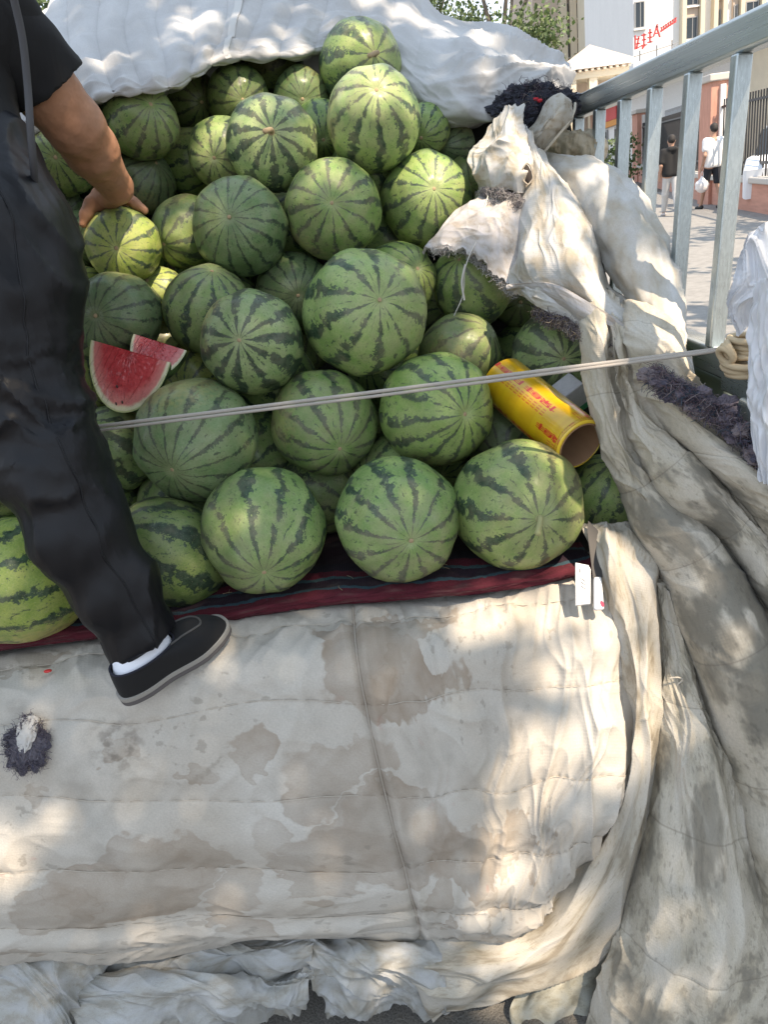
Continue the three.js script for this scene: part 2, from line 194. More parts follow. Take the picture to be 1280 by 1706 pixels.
{
  { const k = block('apartment_building', 'tall tan apartment block with paired narrow windows behind the tree', 890, 1011, 120, 14, 52, tanM);
    for (const px of [938, 954, 971, 1003]) mesh('pilaster', bx(0.9, k.h, 0.7, k.lx(px), k.h / 2, 0.35), creamM, k.b);
    const L = []; for (const px of [946, 962]) for (let i = -2; i < 8; i++) L.push([k.lx(px), k.ly(px, 18 + i * 33)]); windowsOn(k.b, L, 0, 0.75, 1.6);
    const L2 = []; for (let i = -2; i < 8; i++) L2.push([k.lx(983), k.ly(983, 22 + i * 35)]); windowsOn(k.b, L2, 0, 1.5, 1.5); mesh('parapet', bx(k.w + 0.6, 1, 0.8, 0, k.h, 0.1), creamM, k.b); }
  { const k = block('apartment_building', 'cream apartment block with two columns of square windows over the pavilion', 1012, 1056, 105, 12, 48, creamM);
    const L = []; for (const [px, d] of [[1024, 0], [1048, -2]]) for (let i = -2; i < 7; i++) L.push([k.lx(px), k.ly(px, 9 + d + i * 34)]); windowsOn(k.b, L, 0, 0.95, 1.45);
    for (let i = -2; i < 7; i++) mesh('string_course', bx(k.w, 0.2, 0.24, 0, k.ly(1035, 21 + i * 34), 0.1), whiteM, k.b); mesh('corner_pilaster', bx(1.1, k.h, 0.8, -k.w / 2 + 0.5, k.h / 2, 0.3), whiteM, k.b); }
  { const k = block('apartment_building', 'white apartment block with tan recessed bays filling the upper right corner', 1056, 1420, 75, 14, 40, whiteM);
    windowsOn(k.b, [[k.lx(1066), k.ly(1066, 25)]], 0, 0.7, 1.8);
    for (const [p0, p1] of [[1139, 1162], [1190, 1200], [1219, 1228], [1238, 1262], [1290, 1310], [1330, 1350]]) { const w = k.lx(p1) - k.lx(p0), x = k.lx((p0 + p1) / 2); mesh('bay', bx(w, k.h - 2, 0.3, x, k.h / 2, 0.1), tanM, k.b); const L = []; for (let i = -1; i < 5; i++) L.push([x, k.ly(1150, 48 + i * 56 - 0.13 * (p0 - 1139))]); windowsOn(k.b, L, 0.24, Math.min(w - 0.3, 1.1), 1.5); }
    for (const p of [1136, 1166, 1188, 1203, 1232, 1266]) mesh('pilaster', bx(0.35, k.h, 0.8, k.lx(p), k.h / 2, 0.3), creamM, k.b); }
  // pavilion with a hipped roof over bracketed eaves
  { const z = 46, c = at(984, 120, z), y0 = groundH(c.x, -z), b = thing('pavilion', 'cream gate pavilion with a hipped roof on brackets left of the red lettering', 'pavilion', null, V3(c.x, y0, -z)), e = at(984, 113, z).y - y0, rt = at(984, 74, z).y - y0;
    const roof = new THREE.ConeGeometry(2.75, rt - e, 4, 1); roof.rotateY(Math.PI / 4); roof.scale(1, 1, 0.8); roof.translate(0, (rt + e) / 2, 0); mesh('roof', roof, plaster([0.55, 0.45, 0.36], 8), b);
    mesh('eave', bx(3.9, 0.16, 3.1, 0, e - 0.08, 0), whiteM, b); mesh('beam', bx(3.3, 0.35, 2.5, 0, e - 0.42, 0), creamM, b);
    for (let i = 0; i < 11; i++) mesh('bracket', bx(0.14, 0.14, 0.3, -1.6 + i * 0.32, e - 0.23, 1.36), tanM, b);
    for (const x of [-1.3, -0.2, 1.3]) mesh('column', bx(0.42, e - 0.6, 0.42, x, (e - 0.6) / 2, 1.0), creamM, b); mesh('wall', bx(2.6, e - 0.6, 0.2, 0, (e - 0.6) / 2, -0.9), tanM, b); }
  // low shop row with a red fascia, receding to the left
  const A = at(1330, 120, 24), B = at(985, 170, 46); A.y = B.y = 0; const dir = B.clone().sub(A), len = dir.length(), ry = Math.atan2(-dir.z, dir.x), mid = A.clone().add(B).multiplyScalar(0.5);
  { const b = thing('shop_row', 'low white shop row with a flat roof and red fascia behind the iron fence', 'shop', null, V3(mid.x, groundH(mid.x, mid.z) - 0.5, mid.z)); b.rotation.y = ry; const wz = at(1200, 66, 28.5), h = wz.y - b.position.y - 0.35;
    mesh('wall', bx(len, h, 6, 0, h / 2, 3), whiteM, b); mesh('roof', bx(len + 0.8, 0.35, 7.2, 0, h + 0.17, 2.9), whiteM, b);
    mesh('fascia', bx(len * 0.2, 0.6, 0.12, len * 0.37, h - 0.5, -0.08), redM, b); mesh('fascia_stripe', bx(len * 0.2, 0.26, 0.1, len * 0.37, h - 0.94, -0.07), orangeM, b);
    for (let i = 0; i < 6; i++) { const d = mesh('shop_window', bx(2.2, 2.2, 0.1, -len * 0.4 + i * len * 0.16, 2.0, -0.04), frameM, b); mesh('pane', bx(2.0, 2.0, 0.05, -len * 0.4 + i * len * 0.16, 2.0, -0.1), glassM, d); }
    const cb = mesh('cream_panel', bx(5, h * 0.96, 0.1, -len * 0.44, h / 2, -0.2), creamM, b); }
  // red rooftop lettering: worn characters built from strokes
  { const z = 30, c = at(1094, 66, z), b = thing('roof_sign', 'worn red rooftop lettering beside the apartment block, left of the railing top', 'sign', null, c.clone()); const u = z / FOC * 1.0; // metres per pixel there
    const st = (x, y, w, h, r = 0) => { const g = bx(w * u, h * u, 0.08); g.rotateZ(r); g.translate((x - 1094) * u, -(y - 66) * u, 0); return g; };
    const chars = [[[1063, 66, 1.6, 18], [1066, 62, 6, 1.6], [1067, 68, 6, 1.6], [1068, 73, 7, 1.6, 0.4], [1067, 66, 1.6, 15, -0.2]], [[1076, 58, 7, 1.6], [1076, 65, 1.6, 18], [1076, 64, 6, 1.6], [1076, 71, 8, 1.6], [1074, 74, 1.6, 4]], [[1085, 60, 1.6, 18], [1085, 56, 6, 1.6], [1085, 62, 7, 1.6], [1085, 68, 7, 1.6]], [[1093, 54, 1.6, 16, -0.35], [1097, 56, 1.6, 16, 0.35], [1095, 58, 5, 1.6], [1095, 50, 3, 2]]];
    for (const s of chars) mesh('character', merge(s.map(q => st(...q))), redM, b);
    for (let i = 0; i < 7; i++) { const x = 1102 + i * 3.4, y = 54 - i * 1.6; mesh('small_character', merge([st(x, y - 2.6, 2.8, 1), st(x, y, 1, 6), st(x, y + 1, 2.6, 1), st(x - 1, y + 2.4, 1, 2)]), redM, b); }
    mesh('frame', merge([st(1094, 79, 66, 1.2, 0.16), st(1070, 84, 1, 14), st(1095, 80, 1, 14), st(1118, 76, 1, 14)]), frameM, b); }
  // boundary wall: stone plinth, brick pillars, iron bars
  const p0 = at(1345, 330, 14.6), p1 = at(1192, 340, 20.4), p2 = at(1070, 300, 36.7), p3 = at(1000, 280, 52); [p0, p1, p2, p3].forEach(p => { p.y = groundH(p.x, p.z); });
  const bars = thing('iron_fence', 'black iron bar fence on a pale stone plinth behind the two walkers', 'fence', null, V3(0, 0, 0));
  const barG = bx(0.028, 1, 0.028); [[p0, p1, 34], [p1, p2, 80], [p2, p3, 60]].forEach(([a, c, n], s) => {
    const d = c.clone().sub(a), L = Math.hypot(d.x, d.z), yaw = Math.atan2(-d.z, d.x), y = (a.y + c.y) / 2, sl = Math.atan2(d.y, L); const place = (o, t, yy) => { o.position.copy(a).addScaledVector(d, t); o.position.y += yy; o.rotation.set(0, yaw, 0); };
    const pl = mesh('plinth', bx(L, 0.75, 0.34), terra, bars); place(pl, 0.5, 0.2); pl.rotation.order = 'YZX'; pl.rotation.z = sl; const cp = mesh('coping', rbx(L, 0.12, 0.5, 0.03), stoneM, bars); place(cp, 0.5, 0.635); cp.rotation.order = 'YZX'; cp.rotation.z = sl;
    for (const yy of [0.95, 2.15]) { const rl = mesh('rail', bx(L, 0.05, 0.05), ironM, bars); place(rl, 0.5, yy); rl.rotation.order = 'YZX'; rl.rotation.z = sl; }
    for (let i = 1; i < n; i++) { const b2 = mesh('bar', barG, ironM, bars); place(b2, i / n, 1.5); b2.scale.y = 1.62; } });
  const pill = p => { const t = thing('brick_pillar', p === p1 ? 'nearer red brick gate pillar behind the walker in white' : 'farther red brick pillar seen between the rail posts left of the walker in black', 'pillar', 'red brick pillars of the iron fence', p.clone()); mesh('shaft', bx(0.62, 2.7, 0.62, 0, 1.35, 0), terra, t); mesh('pillar_band', bx(0.12, 2.6, 0.1, -0.05, 1.32, 0.33), whiteM, t); mesh('pillar_cap', rbx(0.78, 0.16, 0.78, 0.03, 0, 2.78, 0), stoneM, t); };
  pill(p1); pill(p2);
  // parked car beyond the fence
  { const c = at(1275, 250, 18.5), y0 = groundH(c.x, c.z), t = thing('parked_car', 'white parked car behind the iron bars at the right frame edge', 'car', null, V3(c.x + 0.9, y0, c.z)); t.rotation.y = ry * 0 + 0.95;
    const sh = new THREE.Shape(); [[-2.1, 0.3], [-2.15, 0.75], [-1.9, 0.95], [-1.0, 1.02], [1.5, 1.0], [2.05, 0.9], [2.1, 0.35]].forEach((p, i) => i ? sh.lineTo(...p) : sh.moveTo(...p));
    const g = new THREE.ExtrudeGeometry(sh, { depth: 1.6, bevelEnabled: true, bevelSize: 0.08, bevelThickness: 0.08, bevelSegments: 3 }); g.translate(0, 0, -0.8); mesh('body', g, std([0.75, 0.77, 0.8], 0.25, {}), t);
    const ch = new THREE.Shape(); [[-1.7, 1.0], [-1.1, 1.5], [0.5, 1.52], [1.2, 1.02]].forEach((p, i) => i ? ch.lineTo(...p) : ch.moveTo(...p)); const g2 = new THREE.ExtrudeGeometry(ch, { depth: 1.36, bevelEnabled: true, bevelSize: 0.05, bevelThickness: 0.06, bevelSegments: 3 }); g2.translate(0, 0, -0.68); mesh('cabin_glass', g2, glassM, t); mesh('roof', rbx(1.5, 0.06, 1.3, 0.02, -0.3, 1.58, 0), std([0.75, 0.77, 0.8], 0.25), t);
    for (const [x, zz] of [[-1.3, 0.82], [1.3, 0.82], [-1.3, -0.82], [1.3, -0.82]]) { const w = new THREE.CylinderGeometry(0.32, 0.32, 0.2, 24); w.rotateX(Math.PI / 2); w.translate(x, 0.32, zz); const ww = mesh('wheel', w, std([0.02, 0.02, 0.02], 0.8), t); const q = new THREE.CylinderGeometry(0.19, 0.19, 0.22, 18); q.rotateX(Math.PI / 2); q.translate(x, 0.32, zz); mesh('rim', q, std([0.5, 0.5, 0.5], 0.4, { metalness: 0.8 }), ww); } }
  { const c = at(1030, 260, 34), y0 = groundH(c.x, c.z), t = thing('shrub', 'small green shrub behind the far iron bars', 'shrub', null, V3(c.x, y0, c.z)), r = rng(8), sp = []; for (let i = 0; i < 700; i++) sp.push(V3((r() + r() - 1) * 1.1, 0.3 + r() * 1.6, (r() + r() - 1) * 0.8)); mesh('stem', limb(V3(0, 0, 0), V3(0, 1, 0), 0.05, 0.02, 0.1, 3), barkMat, t); foliage('leaves', t, sp, 4, 0.16, LEAF); }
  // trees beyond the cover
  const tp = (px, z) => at(px, 100, z); let q = tp(836, 30); tree('airy tree with pale bare branch rising behind the middle of the cover', q.x, q.z, 8.8, 2.1, 2.3, 5200, 31, 0.15); q = tp(715, 36); tree('leafy tree behind the cover, left of the airy tree', q.x, q.z, 10, 2.8, 2.5, 7000, 32, 0.16);
  q = tp(20, 16); tree('leafy tree showing a corner of crown at the top left', q.x, q.z, 5.8, 1.8, 1.6, 2200, 33, 0.17);
  tree('street tree beyond the right frame edge casting streaks on the footway', 7.4, -4.6, 6, 2.4, 1.6, 1500, 34, 0.26); tree('second street tree beyond the right frame edge casting streaks on the footway', 10.6, -10, 6.5, 2.6, 1.6, 1500, 36, 0.26);
}
// ---------- the truck ----------
const galv = std(0xffffff, 0.42, { metalness: 0.75, map: tex(256, 256, (u, v) => { const n = 0.5 + 0.09 * fbm(u * 5, v * 22, 2, 4) + 0.04 * N2(u * 60, v * 60); return [n * 0.9, n, n * 1.02]; }, true), roughnessMap: tex(128, 128, (u, v) => { const n = 0.75 + 0.3 * fbm(u * 9, v * 9, 12, 3); return [n, n, n]; }) });
const truckPaint = std(0xffffff, 0.45, { map: tex(256, 256, (u, v) => { const n = 1 + 0.3 * fbm(u * 4, v * 4, 22, 5); return [0.27 * n, 0.33 * n, 0.31 * n]; }, true) });
{
  const t = thing('cargo_truck', 'flatbed cargo truck with grey metal stake rails carrying the watermelon heap', 'truck', null, V3(0, 0, 0));
  mesh('bed_floor', bx(1.92, 0.12, 3.06, -0.3, 0.81, -2.99), std([0.05, 0.045, 0.04], 0.9), t); mesh('chassis', bx(0.9, 0.22, 3.0, -0.3, 0.62, -2.95), ironM, t);
  for (const x of [-1.05, 0.45]) { const w = new THREE.CylinderGeometry(0.3, 0.3, 0.22, 28); w.rotateZ(Math.PI / 2); w.translate(x, 0.3, -2.5); const q = mesh('wheel', w, std([0.02, 0.02, 0.02], 0.85), t); const h = new THREE.CylinderGeometry(0.16, 0.16, 0.24, 20); h.rotateZ(Math.PI / 2); h.translate(x, 0.3, -2.5); mesh('rim', h, galv, q); }
  for (const [x, s] of [[0.685, 1], [-1.285, -1]]) {
    mesh('side_board', rbx(0.05, 0.34, 3.1, 0.01, x, 1.05, -2.95), truckPaint, t); mesh('side_rib', rbx(0.02, 0.1, 3.0, 0.008, x - s * 0.034, 1.12, -2.95), truckPaint, t);
    mesh('rail_bottom', rbx(0.05, 0.05, 3.2, 0.006, x - s * 0.03, 1.262, -2.72), galv, t); mesh('rail_top', rbx(0.042, 0.055, 3.4, 0.008, x - s * 0.005, 1.782, -2.62), galv, t);
    const pg = rbx(0.028, 0.47, 0.024, 0.004); for (let i = -1; i < 15; i++) { const p = mesh('rail_post', pg, galv, t); p.position.set(x - s * 0.03, 1.52, -1.4 - i * 0.187); p.rotation.z = -s * 0.06; }
    const cp = mesh('corner_post', rbx(0.09, 0.38, 0.1, 0.012, x + s * 0.01, 1.04, -1.29), truckPaint, t); mesh('hinge', rbx(0.13, 0.05, 0.1, 0.01, x + s * 0.0, 1.2, -1.22), galv, cp); mesh('latch_plate', rbx(0.2, 0.14, 0.03, 0.01, x + s * 0.06, 1.07, -1.2), truckPaint, cp); mesh('rail_bracket', rbx(0.11, 0.03, 0.2, 0.006, x, 1.232, -1.25), galv, cp);
  }
  mesh('head_board', bx(1.92, 1.0, 0.06, -0.3, 1.35, -4.5), truckPaint, t);
}
// ---------- mat under the melons ----------
{
  const rows = []; for (let j = 0; j <= 5; j++) { const row = []; for (let i = 0; i <= 8; i++) { const x = -1.15 + i * 0.193, wob = 0.012 * Math.sin(i * 2.1) + 0.01 * Math.sin(i * 0.9 + 1); row.push(j === 0 ? V3(x, 0.882, -1.346 + wob) : j === 1 ? V3(x, 0.908, -1.358 + wob) : V3(x, 0.911, -1.372 - (j - 1) * 0.22)); } rows.push(row); }
  const g = cloth(rows, 160, 120, (u, v, a, b) => 0.004 * N2(u * 14, v * 9) + 0.002 * N2(u * 60, v * 50), 0.012);
  const str = (u, v) => { const y = (v < 0.2 ? v * 0.15 : 0.03 + (v - 0.2) * 1.15) + 0.006 * N2(u * 9, 3) + 0.002 * N2(u * 60, v * 60), k = y < 0.034 ? [0.1, 0.02, 0.03] : y < 0.05 ? [0.045, 0.085, 0.11] : y < 0.09 ? [0.03, 0.018, 0.028] : y < 0.1 ? [0.05, 0.09, 0.1] : y < 0.125 ? [0.11, 0.018, 0.03] : y < 0.16 ? [0.025, 0.018, 0.026] : [0.03, 0.016, 0.02]; const n = 0.85 + 0.4 * N2(u * 260, v * 420) * 0.6 + 0.2 * fbm(u * 20, v * 20, 5, 3); const dust = 0.35 * ss(0.1, 0.7, fbm(u * 12, v * 12, 77, 4)); return lerp3([k[0] * n, k[1] * n, k[2] * n], [0.2, 0.17, 0.14], dust * 0.5); };
  tag(mesh('striped_blanket', g, clothMat(str, 1024, g.userData.Lu, g.userData.Lv)), 'dark red and blue striped blanket spread on the truck bed under the front watermelons', 'blanket');
  const r = rng(31), gs = []; for (let i = 0; i < 26; i++) { const q = tube([V3(0, 0, 0), V3(0.006, 0.002 * r(), 0.004 * r()), V3(0.012 + 0.012 * r(), 0, 0.01 * (r() - 0.5))], 0.0005 + 0.0004 * r(), 3, 4); q.rotateY(r() * 6.28); q.translate(-0.75 + r() * 1.1, 0.914, -1.37 - r() * 0.07); gs.push(q); } mesh('straw_bits', merge(gs), std([0.3, 0.24, 0.15], 0.9), scene.getObjectByName('striped_blanket'), 'stuff');
}
// ---------- watermelons ----------
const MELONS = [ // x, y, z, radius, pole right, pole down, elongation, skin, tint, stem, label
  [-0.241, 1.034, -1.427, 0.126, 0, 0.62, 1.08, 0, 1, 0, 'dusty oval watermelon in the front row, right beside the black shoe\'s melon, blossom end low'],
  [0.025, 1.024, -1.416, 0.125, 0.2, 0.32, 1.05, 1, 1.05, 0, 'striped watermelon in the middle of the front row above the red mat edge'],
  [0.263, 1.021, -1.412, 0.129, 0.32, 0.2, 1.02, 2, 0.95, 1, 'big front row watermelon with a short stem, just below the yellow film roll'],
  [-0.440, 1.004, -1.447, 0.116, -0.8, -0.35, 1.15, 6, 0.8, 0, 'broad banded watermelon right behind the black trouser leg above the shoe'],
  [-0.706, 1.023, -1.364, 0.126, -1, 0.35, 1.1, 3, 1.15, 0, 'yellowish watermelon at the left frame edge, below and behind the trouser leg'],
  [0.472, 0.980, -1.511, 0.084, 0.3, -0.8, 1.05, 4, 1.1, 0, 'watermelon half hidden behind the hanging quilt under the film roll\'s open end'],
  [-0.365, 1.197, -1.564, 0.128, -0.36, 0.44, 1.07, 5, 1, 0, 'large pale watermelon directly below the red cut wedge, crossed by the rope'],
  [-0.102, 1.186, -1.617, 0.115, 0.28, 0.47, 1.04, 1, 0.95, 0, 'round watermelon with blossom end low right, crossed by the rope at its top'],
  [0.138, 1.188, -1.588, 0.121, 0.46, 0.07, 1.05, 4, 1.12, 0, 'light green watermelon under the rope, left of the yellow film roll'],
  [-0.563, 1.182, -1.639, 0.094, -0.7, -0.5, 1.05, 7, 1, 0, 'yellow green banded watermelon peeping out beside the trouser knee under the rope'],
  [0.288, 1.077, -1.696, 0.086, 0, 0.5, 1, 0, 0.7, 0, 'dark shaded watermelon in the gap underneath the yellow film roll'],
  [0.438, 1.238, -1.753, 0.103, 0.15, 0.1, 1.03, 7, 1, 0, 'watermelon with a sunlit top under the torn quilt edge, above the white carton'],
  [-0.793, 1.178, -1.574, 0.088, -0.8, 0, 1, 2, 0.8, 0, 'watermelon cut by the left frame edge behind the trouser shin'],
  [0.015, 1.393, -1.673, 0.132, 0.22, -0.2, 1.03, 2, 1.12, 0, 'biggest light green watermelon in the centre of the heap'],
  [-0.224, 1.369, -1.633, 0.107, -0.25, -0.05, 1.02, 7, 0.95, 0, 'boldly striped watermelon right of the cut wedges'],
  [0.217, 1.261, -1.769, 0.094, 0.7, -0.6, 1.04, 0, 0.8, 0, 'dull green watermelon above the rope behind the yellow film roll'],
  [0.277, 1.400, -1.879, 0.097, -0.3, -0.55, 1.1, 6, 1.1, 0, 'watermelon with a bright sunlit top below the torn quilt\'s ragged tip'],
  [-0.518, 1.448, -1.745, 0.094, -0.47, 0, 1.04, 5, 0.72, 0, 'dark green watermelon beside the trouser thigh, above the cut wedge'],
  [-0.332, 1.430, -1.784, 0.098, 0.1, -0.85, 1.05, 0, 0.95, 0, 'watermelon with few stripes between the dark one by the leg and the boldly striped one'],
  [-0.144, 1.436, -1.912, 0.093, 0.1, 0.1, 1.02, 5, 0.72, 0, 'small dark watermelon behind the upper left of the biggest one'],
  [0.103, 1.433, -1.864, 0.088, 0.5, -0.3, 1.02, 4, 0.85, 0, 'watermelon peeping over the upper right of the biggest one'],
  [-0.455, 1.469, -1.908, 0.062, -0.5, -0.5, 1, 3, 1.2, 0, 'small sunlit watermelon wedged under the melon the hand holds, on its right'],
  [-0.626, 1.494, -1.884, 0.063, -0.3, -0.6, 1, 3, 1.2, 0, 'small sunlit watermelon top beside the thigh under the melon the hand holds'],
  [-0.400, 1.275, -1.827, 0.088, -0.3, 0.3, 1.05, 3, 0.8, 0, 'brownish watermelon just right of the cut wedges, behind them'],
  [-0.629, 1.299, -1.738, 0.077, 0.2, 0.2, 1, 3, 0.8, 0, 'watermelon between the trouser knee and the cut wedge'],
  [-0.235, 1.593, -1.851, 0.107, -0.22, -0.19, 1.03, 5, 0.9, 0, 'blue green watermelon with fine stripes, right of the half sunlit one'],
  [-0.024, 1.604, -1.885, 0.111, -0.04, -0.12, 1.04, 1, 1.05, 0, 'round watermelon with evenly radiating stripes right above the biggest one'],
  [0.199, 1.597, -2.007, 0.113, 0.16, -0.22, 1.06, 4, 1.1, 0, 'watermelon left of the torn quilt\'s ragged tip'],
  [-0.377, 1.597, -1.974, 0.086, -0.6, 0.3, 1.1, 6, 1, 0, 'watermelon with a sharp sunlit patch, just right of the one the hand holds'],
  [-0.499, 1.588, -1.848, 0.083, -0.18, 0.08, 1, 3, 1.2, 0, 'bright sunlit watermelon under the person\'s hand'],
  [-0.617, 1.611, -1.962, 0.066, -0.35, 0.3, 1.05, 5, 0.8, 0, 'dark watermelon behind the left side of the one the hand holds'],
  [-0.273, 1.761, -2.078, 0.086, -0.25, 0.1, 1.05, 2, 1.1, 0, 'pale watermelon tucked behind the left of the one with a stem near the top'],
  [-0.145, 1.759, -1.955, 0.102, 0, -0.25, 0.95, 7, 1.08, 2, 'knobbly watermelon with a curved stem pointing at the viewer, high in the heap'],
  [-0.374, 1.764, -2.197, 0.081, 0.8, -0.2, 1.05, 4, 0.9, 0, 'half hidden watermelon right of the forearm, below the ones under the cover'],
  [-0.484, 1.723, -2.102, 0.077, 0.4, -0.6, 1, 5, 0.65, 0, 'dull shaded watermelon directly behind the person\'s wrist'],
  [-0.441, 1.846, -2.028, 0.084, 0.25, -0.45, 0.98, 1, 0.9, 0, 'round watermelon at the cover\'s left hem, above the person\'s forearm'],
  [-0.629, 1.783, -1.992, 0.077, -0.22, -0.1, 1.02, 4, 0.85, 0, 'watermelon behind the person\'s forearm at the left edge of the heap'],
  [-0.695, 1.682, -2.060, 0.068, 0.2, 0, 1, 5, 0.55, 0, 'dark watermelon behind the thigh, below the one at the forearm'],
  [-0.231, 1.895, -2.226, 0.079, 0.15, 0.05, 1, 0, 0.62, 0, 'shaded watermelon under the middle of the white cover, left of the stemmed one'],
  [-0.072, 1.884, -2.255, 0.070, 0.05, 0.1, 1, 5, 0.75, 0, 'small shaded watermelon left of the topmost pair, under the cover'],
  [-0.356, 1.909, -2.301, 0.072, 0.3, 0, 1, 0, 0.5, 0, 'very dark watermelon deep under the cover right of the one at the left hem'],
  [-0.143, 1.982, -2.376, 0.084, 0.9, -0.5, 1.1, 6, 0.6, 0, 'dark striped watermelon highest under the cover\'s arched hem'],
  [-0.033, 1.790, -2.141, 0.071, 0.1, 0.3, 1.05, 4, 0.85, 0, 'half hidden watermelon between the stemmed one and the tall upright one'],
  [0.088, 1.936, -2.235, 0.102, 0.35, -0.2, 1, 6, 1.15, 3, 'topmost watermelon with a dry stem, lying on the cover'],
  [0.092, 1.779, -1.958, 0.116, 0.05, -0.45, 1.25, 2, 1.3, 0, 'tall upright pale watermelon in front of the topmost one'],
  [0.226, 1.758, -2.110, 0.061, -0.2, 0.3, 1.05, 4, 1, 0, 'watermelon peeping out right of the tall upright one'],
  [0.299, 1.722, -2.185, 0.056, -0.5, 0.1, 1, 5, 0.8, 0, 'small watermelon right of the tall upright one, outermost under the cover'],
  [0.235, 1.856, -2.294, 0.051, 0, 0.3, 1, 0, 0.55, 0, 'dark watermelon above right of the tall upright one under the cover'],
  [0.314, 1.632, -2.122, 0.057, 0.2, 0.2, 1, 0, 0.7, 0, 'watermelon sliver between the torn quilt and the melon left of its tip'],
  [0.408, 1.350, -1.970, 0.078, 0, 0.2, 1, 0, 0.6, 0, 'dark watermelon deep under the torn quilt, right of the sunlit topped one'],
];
{
  const skin = k => { const r = rng(900 + k), N = [11, 12, 10, 12, 13, 15, 9, 11][k], wid = [0.17, 0.155, 0.17, 0.15, 0.155, 0.13, 0.23, 0.26][k], jag = [1, 1, 1, 0.9, 1.1, 0.9, 1.2, 1][k], s = 40 * k, off = Array.from({ length: 32 }, () => r() - 0.5);
    const hue = [[0.34, 0.41, 0.165], [0.32, 0.41, 0.15], [0.4, 0.46, 0.19], [0.43, 0.45, 0.13], [0.36, 0.43, 0.15], [0.26, 0.34, 0.18], [0.32, 0.38, 0.14], [0.4, 0.46, 0.22]][k], lo = [hue[0] * 0.42, hue[1] * 0.58, hue[2] * 0.4];
    const fn = (u, v) => { const th = v * Math.PI, ph = u * 2 * Math.PI, st = Math.sin(th), x = st * Math.cos(ph), y = Math.cos(th), z = st * Math.sin(ph);
      const w1 = N3(x * 2.2 + s, y * 2.2, z * 2.2), w2 = N3(x * 9, y * 9 + s, z * 9), w3 = N3(x * 24, y * 24, z * 24 + s), w4 = N3(x * 55 + s, y * 55, z * 55);
      let a = u * N + 0.16 * w1 * st + (0.085 * w2 + 0.075 * w3 * (0.5 + 0.5 * w2)) * st * jag; const n = Math.floor(a), ij = ((n % N) + N) % N; let f = a - n - 0.5 + 0.22 * off[ij] * 0.5;
      const brk = ss(-0.75, -0.2, N3(x * 4 + ij * 3.1, y * 5 + s, z * 4)), ww = wid * (0.55 + 0.55 * st + 0.5 * off[(ij + 7) % 32]) * (0.25 + 0.75 * brk) * (0.45 + 0.55 * ss(0, 0.3, st)) * ss(0.3 * Math.max(0, off[(ij + 11) % 32]) - 0.02, 0.3 * Math.max(0, off[(ij + 11) % 32]) + 0.09, st);
      let dk = ss(-0.025, 0.035, ww + (0.055 * w3 + 0.05 * w4 + 0.05 * w2) * jag * ss(0.05, 0.4, st) - Math.abs(f));
      // thin broken side streaks between the bands
      let f2 = Math.abs(f) - 0.5; dk = Math.max(dk, 0.9 * ss(0, 0.04, 0.05 * (1 + off[(ij + 3) % 32]) * ss(0.1, 0.5, N3(x * 5 - s, y * 5, z * 5 + ij)) + 0.03 * w4 - Math.abs(f2)));
      dk = Math.max(dk, 0.6 * ss(0.66, 0.76, N3(x * 13 + s, y * 13 + 9, z * 13) + 0.2 * w4) * ss(0.1, 0.5, w1 + 0.2));
      const net = Math.pow(1 - Math.abs(N3(x * 12, y * 12 + s, z * 12 + 5)), 3) * 0.5 + 0.5 * Math.pow(1 - Math.abs(N3(x * 30 + 5, y * 30 + s, z * 30)), 3), m = clamp(0.1 + 0.42 * net + 0.45 * fbm(x * 2 + s, y * 2, z * 2, 3));
      let c = lerp3(lo, hue, m); c = lerp3(c, [0.4, 0.44, 0.22], 0.5 * ss(0.2, 0.02, st) * (y > 0 ? 1 : 0.6));
      const dc = lerp3([0.014, 0.034, 0.022], [0.045, 0.082, 0.05], clamp(0.5 + 0.6 * w2 + 0.25 * w4)); c = lerp3(c, dc, dk * 0.97);
      const gs = ss(0.72, 0.98, 0.8 * x + 0.55 * z + 0.12 * w2) * (k === 3 || k === 7 ? 0.85 : 0.45); c = lerp3(c, [0.46, 0.4, 0.14], gs * 0.8);
      const dust = ss(0.0, 0.9, 0.55 * fbm(x * 3 + s, y * 3 + 7, z * 3, 4) - 0.3 * y + 0.2 * x + 0.25); c = lerp3(c, [0.3, 0.26, 0.17], dust * (k < 3 ? 0.4 : 0.26) + 0.01);
      const sc = ss(0.68, 0.8, N3(x * 40, y * 14 + s, z * 40)) * 0.35; c = lerp3(c, [0.38, 0.36, 0.24], sc);
      const pd = Math.min(st * 1.0, 1); if (y > 0.9) c = lerp3(c, [0.22, 0.15, 0.08], 0.9 * ss(0.035, 0.02, pd)); return c; };
    const map = tex(1024, 512, fn, true), rough = tex(256, 128, (u, v) => { const th = v * Math.PI, st = Math.sin(th), x = st * Math.cos(u * 6.2832), y = Math.cos(th), z = st * Math.sin(u * 6.2832), n = 0.4 + 0.25 * fbm(x * 5 + s, y * 5, z * 5, 4); return [n, n, n]; });
    return o => new THREE.MeshPhysicalMaterial({ map, roughnessMap: rough, roughness: 1, color: o, specularIntensity: 0.7 }); };
  const skins = [0, 1, 2, 3, 4, 5, 6, 7].map(skin);
  const shapes = [0, 1, 2, 3].map(k => { const g = new THREE.SphereGeometry(1, 80, 56), p = g.attributes.position; for (let i = 0; i < p.count; i++) { let x = p.getX(i), y = p.getY(i), z = p.getZ(i); const s = Math.hypot(x, z), lob = 0.006 * Math.cos(Math.atan2(z, x) * 10 + k) * s, d = 1 + lob + 0.038 * N3(x * 1.1 + k * 7, y * 1.1, z * 1.1) + 0.006 * N3(x * 4, y * 4 + k * 5, z * 4) - 0.035 * Math.exp(-(s * s) / 0.012) * (y > 0 ? 1 : 0.4); p.setXYZ(i, x * d, y * d, z * d); } g.computeVertexNormals();
